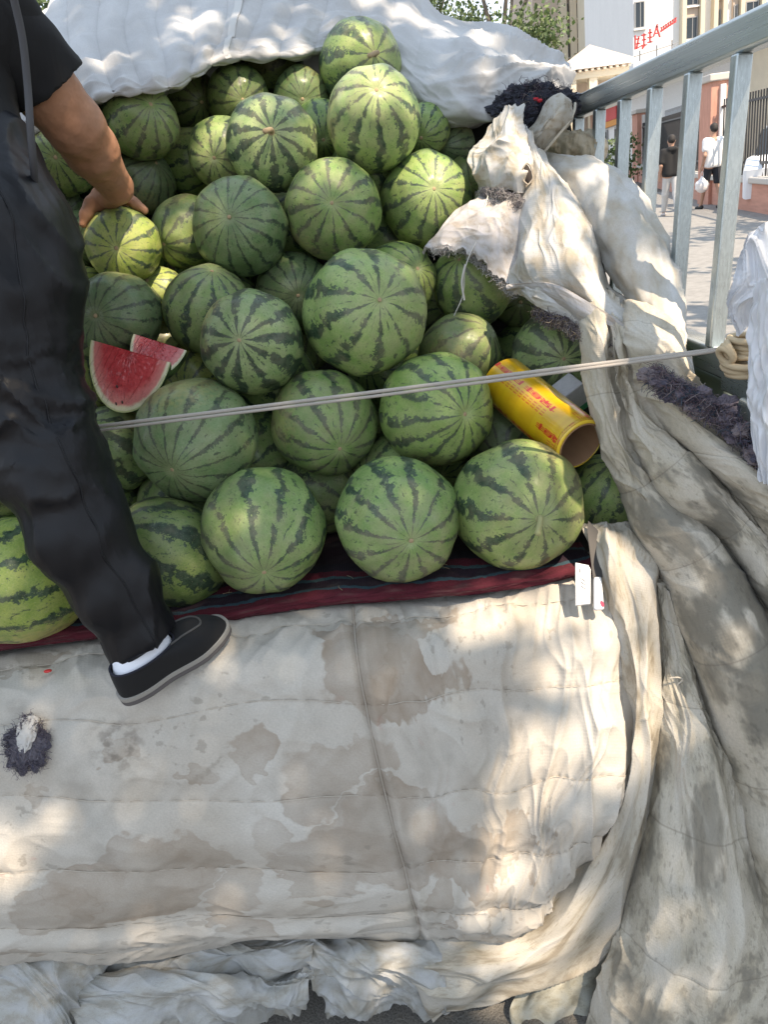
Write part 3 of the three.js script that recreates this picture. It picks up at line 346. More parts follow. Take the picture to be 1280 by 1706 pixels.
    const nn = g.attributes.normal; for (let j = 0; j <= 56; j++) { const a = j * 81, b = a + 80; const v = V3(nn.getX(a) + nn.getX(b), nn.getY(a) + nn.getY(b), nn.getZ(a) + nn.getZ(b)).normalize(); nn.setXYZ(a, v.x, v.y, v.z); nn.setXYZ(b, v.x, v.y, v.z); } for (const j of [0, 56]) for (let i = 0; i <= 80; i++) nn.setXYZ(j * 81 + i, 0, j ? -1 : 1, 0); return g; });
  const right = V3(1, 0, 0).applyQuaternion(camera.quaternion), down = V3(0, -1, 0).applyQuaternion(camera.quaternion);
  const stemMat = std([0.3, 0.3, 0.14], 0.8), dryMat = std([0.36, 0.27, 0.16], 0.9);
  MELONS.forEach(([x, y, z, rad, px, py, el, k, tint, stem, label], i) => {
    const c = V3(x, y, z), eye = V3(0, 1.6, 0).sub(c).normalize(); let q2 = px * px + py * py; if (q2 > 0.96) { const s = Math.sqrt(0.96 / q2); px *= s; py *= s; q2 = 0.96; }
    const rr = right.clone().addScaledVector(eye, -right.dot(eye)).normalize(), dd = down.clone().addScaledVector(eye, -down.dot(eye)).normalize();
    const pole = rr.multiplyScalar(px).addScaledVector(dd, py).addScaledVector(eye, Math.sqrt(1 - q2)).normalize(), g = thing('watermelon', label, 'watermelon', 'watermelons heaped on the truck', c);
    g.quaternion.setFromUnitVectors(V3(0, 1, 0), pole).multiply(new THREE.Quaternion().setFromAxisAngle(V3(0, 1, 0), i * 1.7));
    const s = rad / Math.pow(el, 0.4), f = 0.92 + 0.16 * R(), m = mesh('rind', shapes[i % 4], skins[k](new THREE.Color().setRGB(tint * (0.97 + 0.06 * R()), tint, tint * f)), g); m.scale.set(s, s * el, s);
    const h = s * el * 0.965; if (stem) { const L = stem === 3 ? 0.05 : stem === 2 ? 0.04 : 0.022, e2 = V3(stem === 3 ? 0.035 : 0.016, h + L, stem === 1 ? -0.016 : 0.006), st = merge([tube([V3(0, h - 0.006, 0), V3(0.002, h + L * 0.5, stem === 1 ? 0.004 : 0), e2], 0.0055, 12, 8), new THREE.SphereGeometry(0.0062, 10, 8).translate(e2.x, e2.y, e2.z), new THREE.SphereGeometry(0.009, 12, 8).scale(1, 0.5, 1).translate(0, h - 0.001, 0)]); mesh('stem', st, stem === 1 ? stemMat : dryMat, g); }
    else if (Math.hypot(px, py) < 0.9) { const sc = new THREE.SphereGeometry(0.0045, 10, 6); sc.scale(1, 0.35, 1); sc.translate(0, h + 0.0005, 0); mesh('blossom_scar', sc, dryMat, g); }
  });
}
const lump = (p, r, s) => { const g = new THREE.IcosahedronGeometry(r, 14), a = g.attributes.position; for (let i = 0; i < a.count; i++) { const v = V3(a.getX(i), a.getY(i), a.getZ(i)), k = 1 + 0.3 * N3(v.x * 25 + s, v.y * 25, v.z * 25) + 0.2 * N3(v.x * 80, v.y * 80 + s, v.z * 80) + 0.12 * N3(v.x * 210, v.y * 210 + s, v.z * 210); a.setXYZ(i, v.x * k * 1.2, v.y * k * 0.8, v.z * k); } g.translate(p.x, p.y, p.z); g.computeVertexNormals(); return g; };
// ---------- buried melons that carry the heap ----------
{
  const all = MELONS.map(m => [V3(m[0], m[1], m[2]), m[3]]), r = rng(61), src = scene.getObjectByName('watermelon'); let n = 0;
  const front = y => -1.42 - (y - 1.02) * 0.72; // slope of the heap's face
  for (let k = 0; k < 30000 && n < 75; k++) { const y = 1.01 + r() * 0.9, p = V3(-1.1 + r() * 1.7, y, front(y) - 0.14 - r() * 0.3), rad = 0.095 + 0.02 * r(); if (p.x > 0.42 || (p.x > 0.3 && p.z > -1.7) || (y > 1.55 && p.x > 0.22)) continue; if (all.some(([q, s]) => q.distanceTo(p) < (s + rad) * 0.86)) continue; all.push([p, rad]);
    const g = src.clone(); g.name = numbered('watermelon'); g.position.copy(p); g.quaternion.set(r() - 0.5, r() - 0.5, r() - 0.5, r() - 0.5).normalize(); g.children.forEach(c => { if (c.name === 'rind') c.scale.setScalar(rad); else c.visible = true; }); g.remove(...g.children.filter(c => c.name !== 'rind')); tag(g, 'shaded watermelon buried deep in the gaps between the front ones', 'watermelon', 'buried watermelons'); scene.add(g); n++; }
}
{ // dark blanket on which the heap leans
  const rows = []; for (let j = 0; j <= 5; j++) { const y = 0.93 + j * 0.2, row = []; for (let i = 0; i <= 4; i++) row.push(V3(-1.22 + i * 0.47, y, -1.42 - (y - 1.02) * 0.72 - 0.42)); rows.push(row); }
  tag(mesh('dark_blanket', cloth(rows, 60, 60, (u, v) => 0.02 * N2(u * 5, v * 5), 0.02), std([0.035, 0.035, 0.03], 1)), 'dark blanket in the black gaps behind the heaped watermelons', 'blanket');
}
// ---------- quilts ----------
// front quilt hanging over the truck's tail: rows of [px, py, z] turned into space
const FX = [[-60, 140, 370, 580, 730, 880, 985, 1045], [-60, 140, 370, 585, 730, 880, 985, 1040], [-60, 140, 370, 598, 745, 890, 1000, 1064], [-60, 140, 375, 632, 775, 900, 1000, 1058], [-60, 140, 385, 668, 790, 890, 965, 1018], [-60, 140, 390, 690, 795, 875, 940, 982], [-60, 140, 390, 700, 790, 862, 915, 952], [-60, 140, 390, 700, 790, 862, 915, 952]];
const FY = [[1070, 1050, 1020, 992, 980, 958, 940, 925], [1079, 1049, 1011, 987, 977, 951, 931, 916], [1180, 1160, 1130, 1112, 1100, 1082, 1075, 1072], [1290, 1290, 1285, 1280, 1275, 1262, 1250, 1240], [1430, 1430, 1428, 1424, 1412, 1400, 1380, 1352], [1530, 1530, 1515, 1506, 1505, 1500, 1470, 1425], [1584, 1582, 1562, 1552, 1558, 1546, 1518, 1472], [1590, 1588, 1566, 1556, 1562, 1550, 1522, 1480]];
const FZ = [1.43, 1.375, 1.235, 1.165, 1.12, 1.105, 1.105, 1.17];
{
  const dz = [[0, 0, 0, 0, 0, 0, 0, 0.0], [0, 0, 0, 0, 0, 0, 0, 0.03], [0, 0, 0, 0.0, 0, 0, 0.0, 0.05], [0, 0, 0, 0.0, 0, 0, -0.01, 0.05], [0, 0, 0, 0, 0, 0, -0.01, 0.03], [0, 0, 0, 0, 0, 0, 0.02, 0.08], [0, 0, 0, 0.0, 0, 0, 0.03, 0.09], [0, 0, 0, 0, 0, 0, 0.03, 0.09]];
  const rows = FX.map((r, j) => r.map((x, i) => j === 0 ? atY(x, FY[1][i], 0.885).add(V3(0, -0.02, -0.12)) : j === 1 ? at(x, FY[j][i], FZ[j]).add(V3(0, -0.02, 0)) : at(x, FY[j][i], FZ[j] + dz[j][i])));
  const ST = [0.2, 0.335, 0.47, 0.6, 0.74, 0.865];
  const pxy = (u, v) => [crAt(FX.map(r => crAt(r, u)), v), crAt(FY.map(r => crAt(r, u)), v)];
  const disp = (u, v, a, b) => { const x = u * a, y = v * b; let d = 0; const sd = Math.min(...ST.map((s, k) => Math.abs(v - s - 0.012 * N2(u * 5, k)))) * b; const fade = ss(0.12, 0.2, v);
    d += 0.011 * (1 - stitch(sd, 0.032)) + 0.012 * N3(x * 3.2, y * 3.2, 77) - 0.003 * stitch(sd, 0.0035) * (0.6 + 0.4 * Math.sin(x * 260)); d -= 0.009 * stitch((u - 3 / 7) * a, 0.006); d += 0.005 * stitch((u - 3 / 7) * a - 0.012, 0.008);
    d += crumple(x + y * 0.2, y, 3, 7, 2.6, 0.013) * (0.6 + 0.65 * ss(0.5, 1, u) + 0.3 * ss(0.3, 0.15, v)) * fade; d += crumple(x, y, 13, 4, 7, 0.006);
    d += 0.004 * N3(x * 16, y * 5, 2) * stitch(v - 0.2, 0.1) + 0.012 * Math.pow(ridge(x * 7 - y * 3, y * 2.2, 8), 4) * ss(0.6, 0.9, u) * ss(0.2, 0.4, v);
    d += 0.011 * Math.pow(ridge(x * 16 + 0.4 * N2(x * 5, y * 5), y * 3, 18), 2) * stitch((v - 0.19) * b, 0.05) * fade;
    const fx = u - 0.36, fy = v - 0.2; d -= 0.01 * Math.exp(-(fx * fx / 0.004 + fy * fy / 0.006)); return d * ss(0.12, 0.2, v) * (1 - 0.85 * ss(0.8, 0.92, v) * ss(0.62, 0.8, u)) - 0.008 * ss(0.2, 0.12, v); };
  const g = cloth(rows, 420, 330, disp, 0.03);
  const SPOTS = [[600, 1105, 82, 75, 1], [690, 1115, 58, 62, 1], [640, 1035, 120, 26, 0.8], [625, 1165, 60, 25, 0.9], [430, 1255, 34, 30, 0.6], [345, 1282, 26, 11, 0.6], [560, 1275, 75, 45, 0.45], [620, 1390, 150, 60, 0.75], [520, 1445, 90, 40, 0.75], [590, 1340, 50, 20, 0.5], [470, 1390, 40, 70, 0.4], [150, 1485, 75, 50, 0.8], [80, 1525, 70, 45, 0.8], [255, 1455, 75, 55, 0.7], [330, 1430, 60, 45, 0.6], [380, 1500, 60, 30, 0.6], [790, 1430, 100, 55, 0.85], [700, 1405, 60, 45, 0.7], [860, 1390, 50, 45, 0.8], [720, 1500, 30, 40, 0.5], [830, 1510, 25, 25, 0.5], [40, 1085, 110, 24, 0.6], [60, 1310, 20, 30, 0.4], [200, 1250, 45, 34, 0.55], [740, 1010, 26, 12, 0.5], [890, 1060, 10, 8, 0.5]];
  const fn = (u, v) => { const [px, py] = pxy(u, v), x = u * g.userData.Lu, y = v * g.userData.Lv, wx = px + 75 * fbm(x * 5, y * 5, 1, 6) + 7 * N2(x * 45, y * 45), wy = py + 75 * fbm(x * 5, y * 5, 7, 6) + 7 * N2(x * 45, y * 45 + 9);
    let st = 0, ed = 0; for (const [sx, sy, rx, ry, k] of SPOTS) { const dx = (wx - sx) / rx, dy = (wy - sy) / ry; if (dx * dx + dy * dy > 3) continue; const d = Math.sqrt(dx * dx + dy * dy); const sf = 0.03 + 0.13 * (0.5 + 0.5 * N2(x * 7 + sx, y * 7)); st = Math.max(st, (0.35 + 0.65 * k) * ss(1 + sf, 1 - sf, d) * (0.7 + 0.3 * d * d)); ed = Math.max(ed, k * stitch(d - 0.97, 0.03)); }
    let c = lerp3([0.5, 0.475, 0.43], [0.42, 0.38, 0.325], clamp(0.5 + 0.9 * fbm(x * 4, y * 4, 21, 5))); const fine = 1 + 0.05 * N2(x * 500, y * 160) + 0.05 * N2(x * 160, y * 500) + 0.06 * fbm(x * 24, y * 24, 4, 3); c = c.map(q => q * fine);
    c = lerp3(c, [0.25, 0.19, 0.135], st * (0.58 + 0.5 * fbm(x * 8, y * 8, 33, 4))); c = lerp3(c, [0.2, 0.145, 0.1], ed * 0.22 * ss(-0.4, 0.3, N2(x * 12, y * 12)));
    const gr = ss(0.25, 0.7, fbm(x * 5, y * 5, 51, 5)) * 0.35 + ss(0.33, 0.5, fbm(x * 30, y * 30, 71, 4)) * ss(-0.1, 0.5, N2(x * 3, y * 3)) * 0.4; c = lerp3(c, [0.2, 0.18, 0.15], gr); 
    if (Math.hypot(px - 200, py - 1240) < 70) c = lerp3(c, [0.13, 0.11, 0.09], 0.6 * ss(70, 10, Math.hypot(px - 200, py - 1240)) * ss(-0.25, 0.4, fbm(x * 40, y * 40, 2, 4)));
    const sd = Math.min(...ST.map((s, k) => Math.abs(v - s - 0.012 * N2(u * 5, k)))) * g.userData.Lv; c = lerp3(c, [0.2, 0.16, 0.12], 0.35 * stitch(sd, 0.0012) * (Math.sin(x * 260) > -0.5 ? 1 : 0.2)); c = lerp3(c, [0.26, 0.21, 0.16], 0.5 * stitch((u - 3 / 7) * g.userData.Lu, 0.0022)); c = lerp3(c, [0.42, 0.16, 0.13], 0.3 * ss(0.5, 0.75, fbm(x * 16 + 7, y * 16, 3, 3)) * ss(0.3, 0.8, N2(x * 3 + 4, y * 3))); return c; };
  const q = tag(mesh('front_quilt', g, clothMat(fn, 2048, g.userData.Lu, g.userData.Lv)), 'stained cream padded quilt hanging over the truck tail below the mat', 'quilt');
  // torn hole at the left showing the dark padding, with a scrap of cover
  { const u = 0.089, v = 0.372, p = g.userData.point(u, v), n = g.userData.normal(u, v), tx = V3(1, 0, 0).addScaledVector(n, -n.x).normalize(), ty = V3().crossVectors(n, tx), P = (a, b, c) => p.clone().addScaledVector(tx, a).addScaledVector(ty, b).addScaledVector(n, c);
    const sh = new THREE.Shape(); const rim = []; for (let i = 0; i < 40; i++) { const a = i / 40 * 6.283, rr = 1 + 0.22 * N2(Math.cos(a) * 1.7, Math.sin(a) * 1.7) + 0.1 * N2(Math.cos(a) * 5, Math.sin(a) * 5); rim.push([0.042 * rr * Math.cos(a), 0.052 * rr * Math.sin(a)]); }
    const gg = new THREE.SphereGeometry(1, 120, 90), pp = gg.attributes.position; for (let i = 0; i < pp.count; i++) { const x = pp.getX(i), y = pp.getY(i), z = pp.getZ(i), a = Math.atan2(y, x), rr = 1 + 0.25 * N2(Math.cos(a) * 1.7, Math.sin(a) * 1.7); const b = P(x * 0.038 * rr, y * 0.046 * rr, z * 0.006 * (1 + 0.5 * N3(x * 2, y * 2, z * 2)) + 0.009 + 0.003 * N3(x * 5, y * 5, 3) + 0.0015 * N3(x * 22, y * 22, 3)); pp.setXYZ(i, b.x, b.y, b.z); } gg.computeVertexNormals();
    mesh('torn_padding', gg, std([0.12, 0.11, 0.13], 1), q); const ring = []; for (let i = 0; i < 24; i++) ring.push(P(rim[(i * 40 / 24) | 0][0] * 0.8, rim[(i * 40 / 24) | 0][1] * 0.8, 0.01));
    mesh('padding_fibre', fuzz(ring.concat([P(0, 0, 0.01), P(0.01, -0.03, 0.01), P(-0.02, -0.02, 0.01), P(-0.03, 0.02, 0.01)]), 700, 0.009, 0.012, 0.0004, 3, [[0.1, 0.09, 0.13], [0.06, 0.06, 0.1], [0.16, 0.13, 0.16], [0.2, 0.18, 0.2], [0.05, 0.04, 0.06]], n.clone().multiplyScalar(0.003)), fibreMat, q, 'stuff');
    const sc = cloth([[P(-0.012, 0.05, 0.01), P(0.012, 0.052, 0.014), P(0.022, 0.046, 0.012)], [P(-0.016, 0.02, 0.014), P(0.006, 0.02, 0.022), P(0.02, 0.02, 0.016)], [P(-0.012, -0.006, 0.014), P(0, -0.012, 0.018), P(0.01, -0.002, 0.014)]], 16, 24, (a, b) => 0.003 * N2(a * 4, b * 5), 0.002); mesh('torn_scrap', sc, std([0.5, 0.48, 0.45], 0.95), q); }
  // seam cord and loose threads
  const seam = []; for (let i = 0; i <= 30; i++) { const v = 0.16 + i / 30 * 0.7; seam.push(g.userData.point(3 / 7, v).addScaledVector(g.userData.normal(3 / 7, v), 0.0015)); } mesh('seam_cord', tube(seam, 0.0022, 120, 6), std([0.36, 0.32, 0.27], 0.95), q);
  const th = []; for (const s of ST) for (const [u0, u1] of [[0.03, 0.2], [0.22, 0.4], [0.45, 0.62], [0.64, 0.8], [0.82, 0.95]]) { const pts = []; for (let i = 0; i <= 10; i++) { const u = mix(u0, u1, i / 10), v = s + 0.012 * N2(u * 5, ST.indexOf(s)); pts.push(g.userData.point(u, v).addScaledVector(g.userData.normal(u, v), 0.0012 + 0.001 * Math.sin(i * 2))); } th.push(tube(pts, 0.0007, 30, 4)); } mesh('stitching', merge(th), std([0.5, 0.45, 0.38], 0.9), q);
}
const dirty = (base, dark, seed, amt, streak = 1, sp = []) => (u, v) => { const n1 = fbm(u * 5, v * 7, seed, 5), n2 = fbm(u * 16, v * 16, seed + 8, 4); let c = lerp3(base, [base[0] * 0.82, base[1] * 0.78, base[2] * 0.68], clamp(0.5 + n1)); const f = 1 + 0.06 * N2(u * 260, v * 90) + 0.06 * N2(u * 90, v * 260); c = c.map(q => q * f); const d = clamp(ss(0.05, 0.6, n1 + 0.35 * n2 + (sp.length ? sp.reduce((m, s) => Math.max(m, s[4] * Math.exp(-(((u - s[0]) / s[2]) ** 2 + ((v - s[1]) / s[3]) ** 2))), 0) * 0.9 : 0)) * amt); c = lerp3(c, dark, d); c = lerp3(c, dark, 0.6 * amt * ss(0.15, 0.55, fbm(u * 40, v * 46, seed + 30, 4) + 0.6 * n1)); c = lerp3(c, [dark[0] * 0.5, dark[1] * 0.5, dark[2] * 0.5], 0.4 * amt * ss(0.4, 0.6, fbm(u * 26 + seed, v * 30, 3, 5))); return c; };

// fold of the quilt that gathers at the right and sweeps down to the lower left
{
  const rows = W([[[965, 868, 1.37], [1005, 862, 1.36], [1050, 866, 1.37], [1100, 885, 1.38]], [[990, 930, 1.31], [1015, 925, 1.28], [1060, 930, 1.275], [1100, 955, 1.3]], [[1026, 1030, 1.28], [1046, 1030, 1.245], [1072, 1040, 1.225], [1108, 1050, 1.25]], [[1040, 1130, 1.25], [1055, 1130, 1.2], [1078, 1140, 1.18], [1106, 1150, 1.22]], [[1040, 1230, 1.225], [1060, 1235, 1.17], [1076, 1240, 1.15], [1098, 1252, 1.19]], [[1000, 1350, 1.2], [1030, 1370, 1.13], [1050, 1390, 1.11], [1072, 1410, 1.15]], [[930, 1460, 1.17], [970, 1490, 1.105], [1000, 1515, 1.09], [1045, 1545, 1.14]], [[830, 1530, 1.17], [880, 1580, 1.1], [920, 1610, 1.085], [960, 1632, 1.13]], [[720, 1548, 1.17], [760, 1600, 1.1], [800, 1640, 1.085], [820, 1668, 1.12]], [[640, 1545, 1.17], [660, 1600, 1.12], [690, 1640, 1.1], [720, 1690, 1.12]]]);
  const g = cloth(rows, 110, 380, (u, v, a, b) => { const x = u * a, y = v * b; return 0.022 * Math.pow(ridge(u * 1.9 + 0.2 * N2(v * 4, 2), v * 1.6, 44), 2) * ss(0, 0.1, v) - 0.008 + crumple(x, y, 23, 8, 2.5, 0.007) + 0.016 * ss(0.75, 1, v) * N3(x * 14, y * 9, 5) + 0.01 * N3(x * 8, y * 14, 9) * ss(0.14, 0, v); }, 0.025);
  tag(mesh('gathered_quilt', g, clothMat(dirty([0.47, 0.445, 0.4], [0.22, 0.185, 0.14], 61, 0.6), 1024, 0.5, 1.2)), 'cream quilt fold gathered beside the knife, sweeping down to the lower middle', 'quilt');
}
// pleated drape at the right: each pleat bulges between two creases
function pleats(rows, nu, nv, bulge, disp, thick = 0.02) { // rows of crease points; extra points are set between creases, nearer to the open side
  const out = rows.map((r, j) => { const o = []; r.forEach((p, i) => { const a = at(...p); o.push(a); if (i < r.length - 1) { const b = at(...r[i + 1]), w = a.distanceTo(b); for (const t of [0.12, 0.32, 0.55, 0.78, 0.93]) o.push(a.clone().lerp(b, t).add(V3(-0.25, 0.35, 1).normalize().multiplyScalar(bulge[i] * Math.min(w, 0.3) * Math.pow(4 * t * (1 - t), 0.6)))); } }); return o; });
  return cloth(out, nu, nv, disp, thick);
}
{ // wide dirty band
  const rows = [[[955, 470, 1.66], [1000, 485, 1.62], [1035, 500, 1.58], [1120, 530, 1.5]], [[972, 548, 1.5], [1012, 556, 1.44], [1042, 560, 1.41], [1140, 580, 1.36]], [[986, 645, 1.46], [1026, 640, 1.41], [1058, 640, 1.38], [1175, 662, 1.32]], [[1010, 762, 1.41], [1052, 748, 1.36], [1108, 715, 1.33], [1228, 738, 1.27]], [[1052, 866, 1.36], [1116, 836, 1.3], [1178, 776, 1.27], [1300, 810, 1.2]], [[1092, 950, 1.3], [1200, 900, 1.25], [1252, 860, 1.22], [1370, 890, 1.14]], [[1118, 1042, 1.25], [1262, 990, 1.2], [1310, 950, 1.18], [1420, 980, 1.1]], [[1178, 1180, 1.19], [1330, 1120, 1.15], [1385, 1090, 1.13], [1480, 1100, 1.06]], [[1214, 1300, 1.15], [1375, 1280, 1.1], [1440, 1250, 1.09], [1530, 1250, 1.02]], [[1246, 1450, 1.1], [1410, 1440, 1.06], [1480, 1420, 1.04], [1570, 1420, 0.98]], [[1290, 1600, 1.06], [1450, 1600, 1.02], [1520, 1600, 1.0], [1620, 1600, 0.95]]];
  const g = pleats(rows, 260, 300, [0.7, 0.65, 0.6], (u, v, a, b) => { const x = u * a, y = v * b; return crumple(x * 0.8 - y * 0.3, y, 71, 9, 4, 0.009) + crumple(x, y + x * 0.4, 73, 14, 7, 0.003) + 0.012 * N3(x * 4, y * 3, 6) - 0.0015 * stitch((((v * 7) % 1) - 0.5) * b / 7, 0.003); });
  const dz = dirty([0.5, 0.465, 0.4], [0.17, 0.16, 0.135], 81, 0.85, 1, [[0.2, 0.46, 0.14, 0.1, 0.8], [0.25, 0.58, 0.2, 0.1, 0.9], [0.6, 0.44, 0.2, 0.06, 0.6], [0.2, 0.68, 0.14, 0.06, 0.7]]), cl = dirty([0.52, 0.485, 0.42], [0.27, 0.23, 0.17], 83, 0.4), base = (u, v) => lerp3(cl(u, v), dz(u, v), ss(0.2, 0.42, v + 0.12 * fbm(u * 6, v * 6, 5, 3)));
  const q = tag(mesh('draped_quilt', g, clothMat((u, v) => { let c = base(u, v); const sd = Math.abs(((v * 7) % 1) - 0.5) / 7 * 1.4; return lerp3(c, [0.14, 0.12, 0.1], 0.45 * stitch(sd, 0.0011)); }, 1024, 0.6, 1.4)), 'grimy cream quilt draped in wide pleats over the truck corner at the right', 'quilt');
  const edge = [[1085, 618, 1.3], [1110, 640, 1.275], [1140, 652, 1.26], [1165, 672, 1.245], [1200, 690, 1.235], [1225, 712, 1.215], [1250, 735, 1.2], [1290, 790, 1.17]].map(p => at(...p));
  mesh('torn_padding', fuzz(edge, 2600, 0.013, 0.02, 0.0006, 19, [[0.15, 0.12, 0.16], [0.09, 0.085, 0.13], [0.2, 0.16, 0.18], [0.28, 0.24, 0.25], [0.08, 0.07, 0.1], [0.05, 0.08, 0.11], [0.17, 0.11, 0.12]], V3(0, -0.006, 0.008)), fibreMat, q, 'stuff'); const rl = rng(55), cv = new THREE.CatmullRomCurve3(edge), lp = []; for (let i = 0; i < 46; i++) lp.push(cv.getPoint(rl()).add(V3((rl() - 0.5) * 0.03, (rl() - 0.5) * 0.034, (rl() - 0.5) * 0.012))); for (const [c, o] of [[[0.14, 0.12, 0.145], 0], [[0.085, 0.08, 0.11], 1], [[0.2, 0.17, 0.18], 2]]) mesh('padding_lump', merge(lp.filter((_, i) => i % 3 === o).map((p, i) => lump(p, 0.006 + 0.01 * rl(), i))), std(c, 1), q);
}
{ // cone of cloth that falls from under the wide band to the road
  const rows = [[[1094, 960, 1.3], [1128, 1000, 1.29]], [[1096, 1050, 1.27], [1150, 1070, 1.26]], [[1098, 1140, 1.235], [1185, 1160, 1.24]], [[1090, 1260, 1.2], [1240, 1270, 1.2]], [[1062, 1420, 1.155], [1285, 1430, 1.15]], [[1035, 1550, 1.115], [1330, 1540, 1.11]], [[995, 1650, 1.09], [1350, 1650, 1.08]], [[960, 1760, 1.06], [1360, 1760, 1.05]]];
  const g = pleats(rows, 220, 300, [0.62], (u, v, a, b) => { const x = u * a, y = v * b; return 0.012 * Math.pow(ridge(u * 3.4 + 0.3 * N2(v * 3, 1), v * 1.3, 91), 2) + 0.016 * stitch(u - 0.42 - 0.05 * Math.sin(v * 5), 0.06) * ss(0.1, 0.4, v) + crumple(x, y, 93, 12, 3.5, 0.009) + crumple(x - y * 0.4, y, 95, 14, 6, 0.003) - 0.0015 * stitch((((v * 5) % 1) - 0.5) * b / 5, 0.003); });
  const base = dirty([0.5, 0.47, 0.41], [0.2, 0.185, 0.155], 101, 0.75, 1, [[0.4, 0.5, 0.14, 0.06, 0.7], [0.8, 0.5, 0.16, 0.09, 0.9], [0.25, 0.9, 0.2, 0.12, 0.7]]);
  const q = tag(mesh('draped_quilt', g, clothMat((u, v) => { let c = base(u, v); const sd = Math.abs(((v * 5) % 1) - 0.5) / 5 * 1.0; return lerp3(c, [0.16, 0.14, 0.11], 0.45 * stitch(sd, 0.0011)); }, 1024, 0.6, 1.0)), 'grey cream quilt cone falling from the wide pleats down to the road at lower right', 'quilt');
  const kp = g.userData.point(0.3, 0.24), kn = [V3(-0.01, 0.004, 0.008), V3(0.002, 0.008, 0.014), V3(0.012, 0.0, 0.012), V3(0.004, -0.012, 0.01), V3(0.012, -0.035, 0.012), V3(0.016, -0.06, 0.01), V3(0.013, -0.075, 0.012)].map(d => kp.clone().add(d)); mesh('tie_string', tube(kn, 0.0016, 40, 5), std([0.55, 0.5, 0.42], 0.9), q);
}
{ // flat greenish corner lying behind the cone
  const rows = W([[[920, 1600, 1.2], [985, 1545, 1.2], [1060, 1520, 1.2]], [[880, 1640, 1.15], [960, 1610, 1.15], [1050, 1600, 1.16]], [[850, 1680, 1.115], [940, 1680, 1.1], [1040, 1690, 1.11]], [[860, 1730, 1.08], [940, 1750, 1.07], [1040, 1760, 1.07]]]);
  const g = cloth(rows, 90, 90, (u, v, a, b) => crumple(u * a, v * b, 111, 12, 6, 0.012) + 0.012 * N2(u * 4, v * 2), 0.014); tag(mesh('quilt_corner', g, clothMat(dirty([0.36, 0.36, 0.32], [0.2, 0.19, 0.16], 113, 0.6), 512, 0.3, 0.3)), 'dull greenish quilt corner lying on the road left of the cloth cone', 'quilt');
}
// bunched quilt on the road under the hem
{
  const q = thing('bunched_quilt', 'grey white quilt bunched up on the road beneath the stained hem', 'quilt', null, V3(0, 0, 0));
  const m = clothMat(dirty([0.42, 0.43, 0.435], [0.28, 0.26, 0.23], 121, 0.45), 1024, 0.7, 0.4);
  const fold = (rows, nu, nv, s, amp) => mesh('fold', cloth(W(rows), nu, nv, (u, v, a, b) => { const x = u * a, y = v * b; return crumple(x - y, y, s, 7, 5, amp * 1.4) + crumple(x + y * 0.7, y, s + 4, 15, 9, amp * 0.3) + 0.022 * N3(x * 6, y * 6, s); }, 0.016), m, q);
  fold([[[-60, 1560, 1.22], [60, 1560, 1.22], [190, 1570, 1.22], [270, 1560, 1.22]], [[-60, 1600, 1.16], [50, 1595, 1.15], [130, 1600, 1.14], [175, 1610, 1.16]], [[-60, 1660, 1.12], [40, 1655, 1.1], [110, 1665, 1.1], [150, 1680, 1.13]], [[-60, 1740, 1.08], [40, 1740, 1.07], [110, 1740, 1.07], [145, 1740, 1.1]]], 120, 110, 131, 0.014);
  fold([[[150, 1580, 1.25], [280, 1560, 1.24], [400, 1545, 1.24], [540, 1540, 1.24]], [[160, 1610, 1.18], [280, 1585, 1.16], [400, 1565, 1.15], [530, 1556, 1.16]], [[190, 1640, 1.15], [290, 1625, 1.12], [400, 1600, 1.11], [520, 1580, 1.13]], [[230, 1670, 1.16], [330, 1655, 1.13], [420, 1640, 1.12], [515, 1615, 1.14]]], 180, 100, 141, 0.013);
  fold([[[100, 1640, 1.16], [200, 1628, 1.14], [350, 1618, 1.12], [450, 1640, 1.12], [525, 1600, 1.15]], [[108, 1660, 1.12], [210, 1650, 1.09], [350, 1635, 1.07], [440, 1655, 1.08], [520, 1615, 1.12]], [[112, 1690, 1.1], [215, 1690, 1.07], [350, 1665, 1.06], [440, 1672, 1.07], [512, 1640, 1.1]], [[120, 1750, 1.08], [220, 1750, 1.06], [350, 1715, 1.06], [440, 1690, 1.09], [508, 1665, 1.12]], [[130, 1780, 1.1], [220, 1780, 1.1], [350, 1735, 1.1], [440, 1705, 1.13], [500, 1680, 1.15]]], 240, 150, 151, 0.016);
  fold([[[510, 1545, 1.2], [560, 1545, 1.19], [640, 1550, 1.18], [745, 1552, 1.18]], [[515, 1580, 1.14], [570, 1585, 1.11], [650, 1580, 1.11], [740, 1590, 1.12]], [[520, 1630, 1.12], [585, 1640, 1.08], [660, 1625, 1.09], [740, 1640, 1.1]], [[545, 1665, 1.13], [600, 1680, 1.1], [680, 1665, 1.1], [745, 1695, 1.11]], [[560, 1670, 1.17], [610, 1685, 1.15], [690, 1672, 1.15], [750, 1700, 1.15]]], 180, 120, 161, 0.013);
}
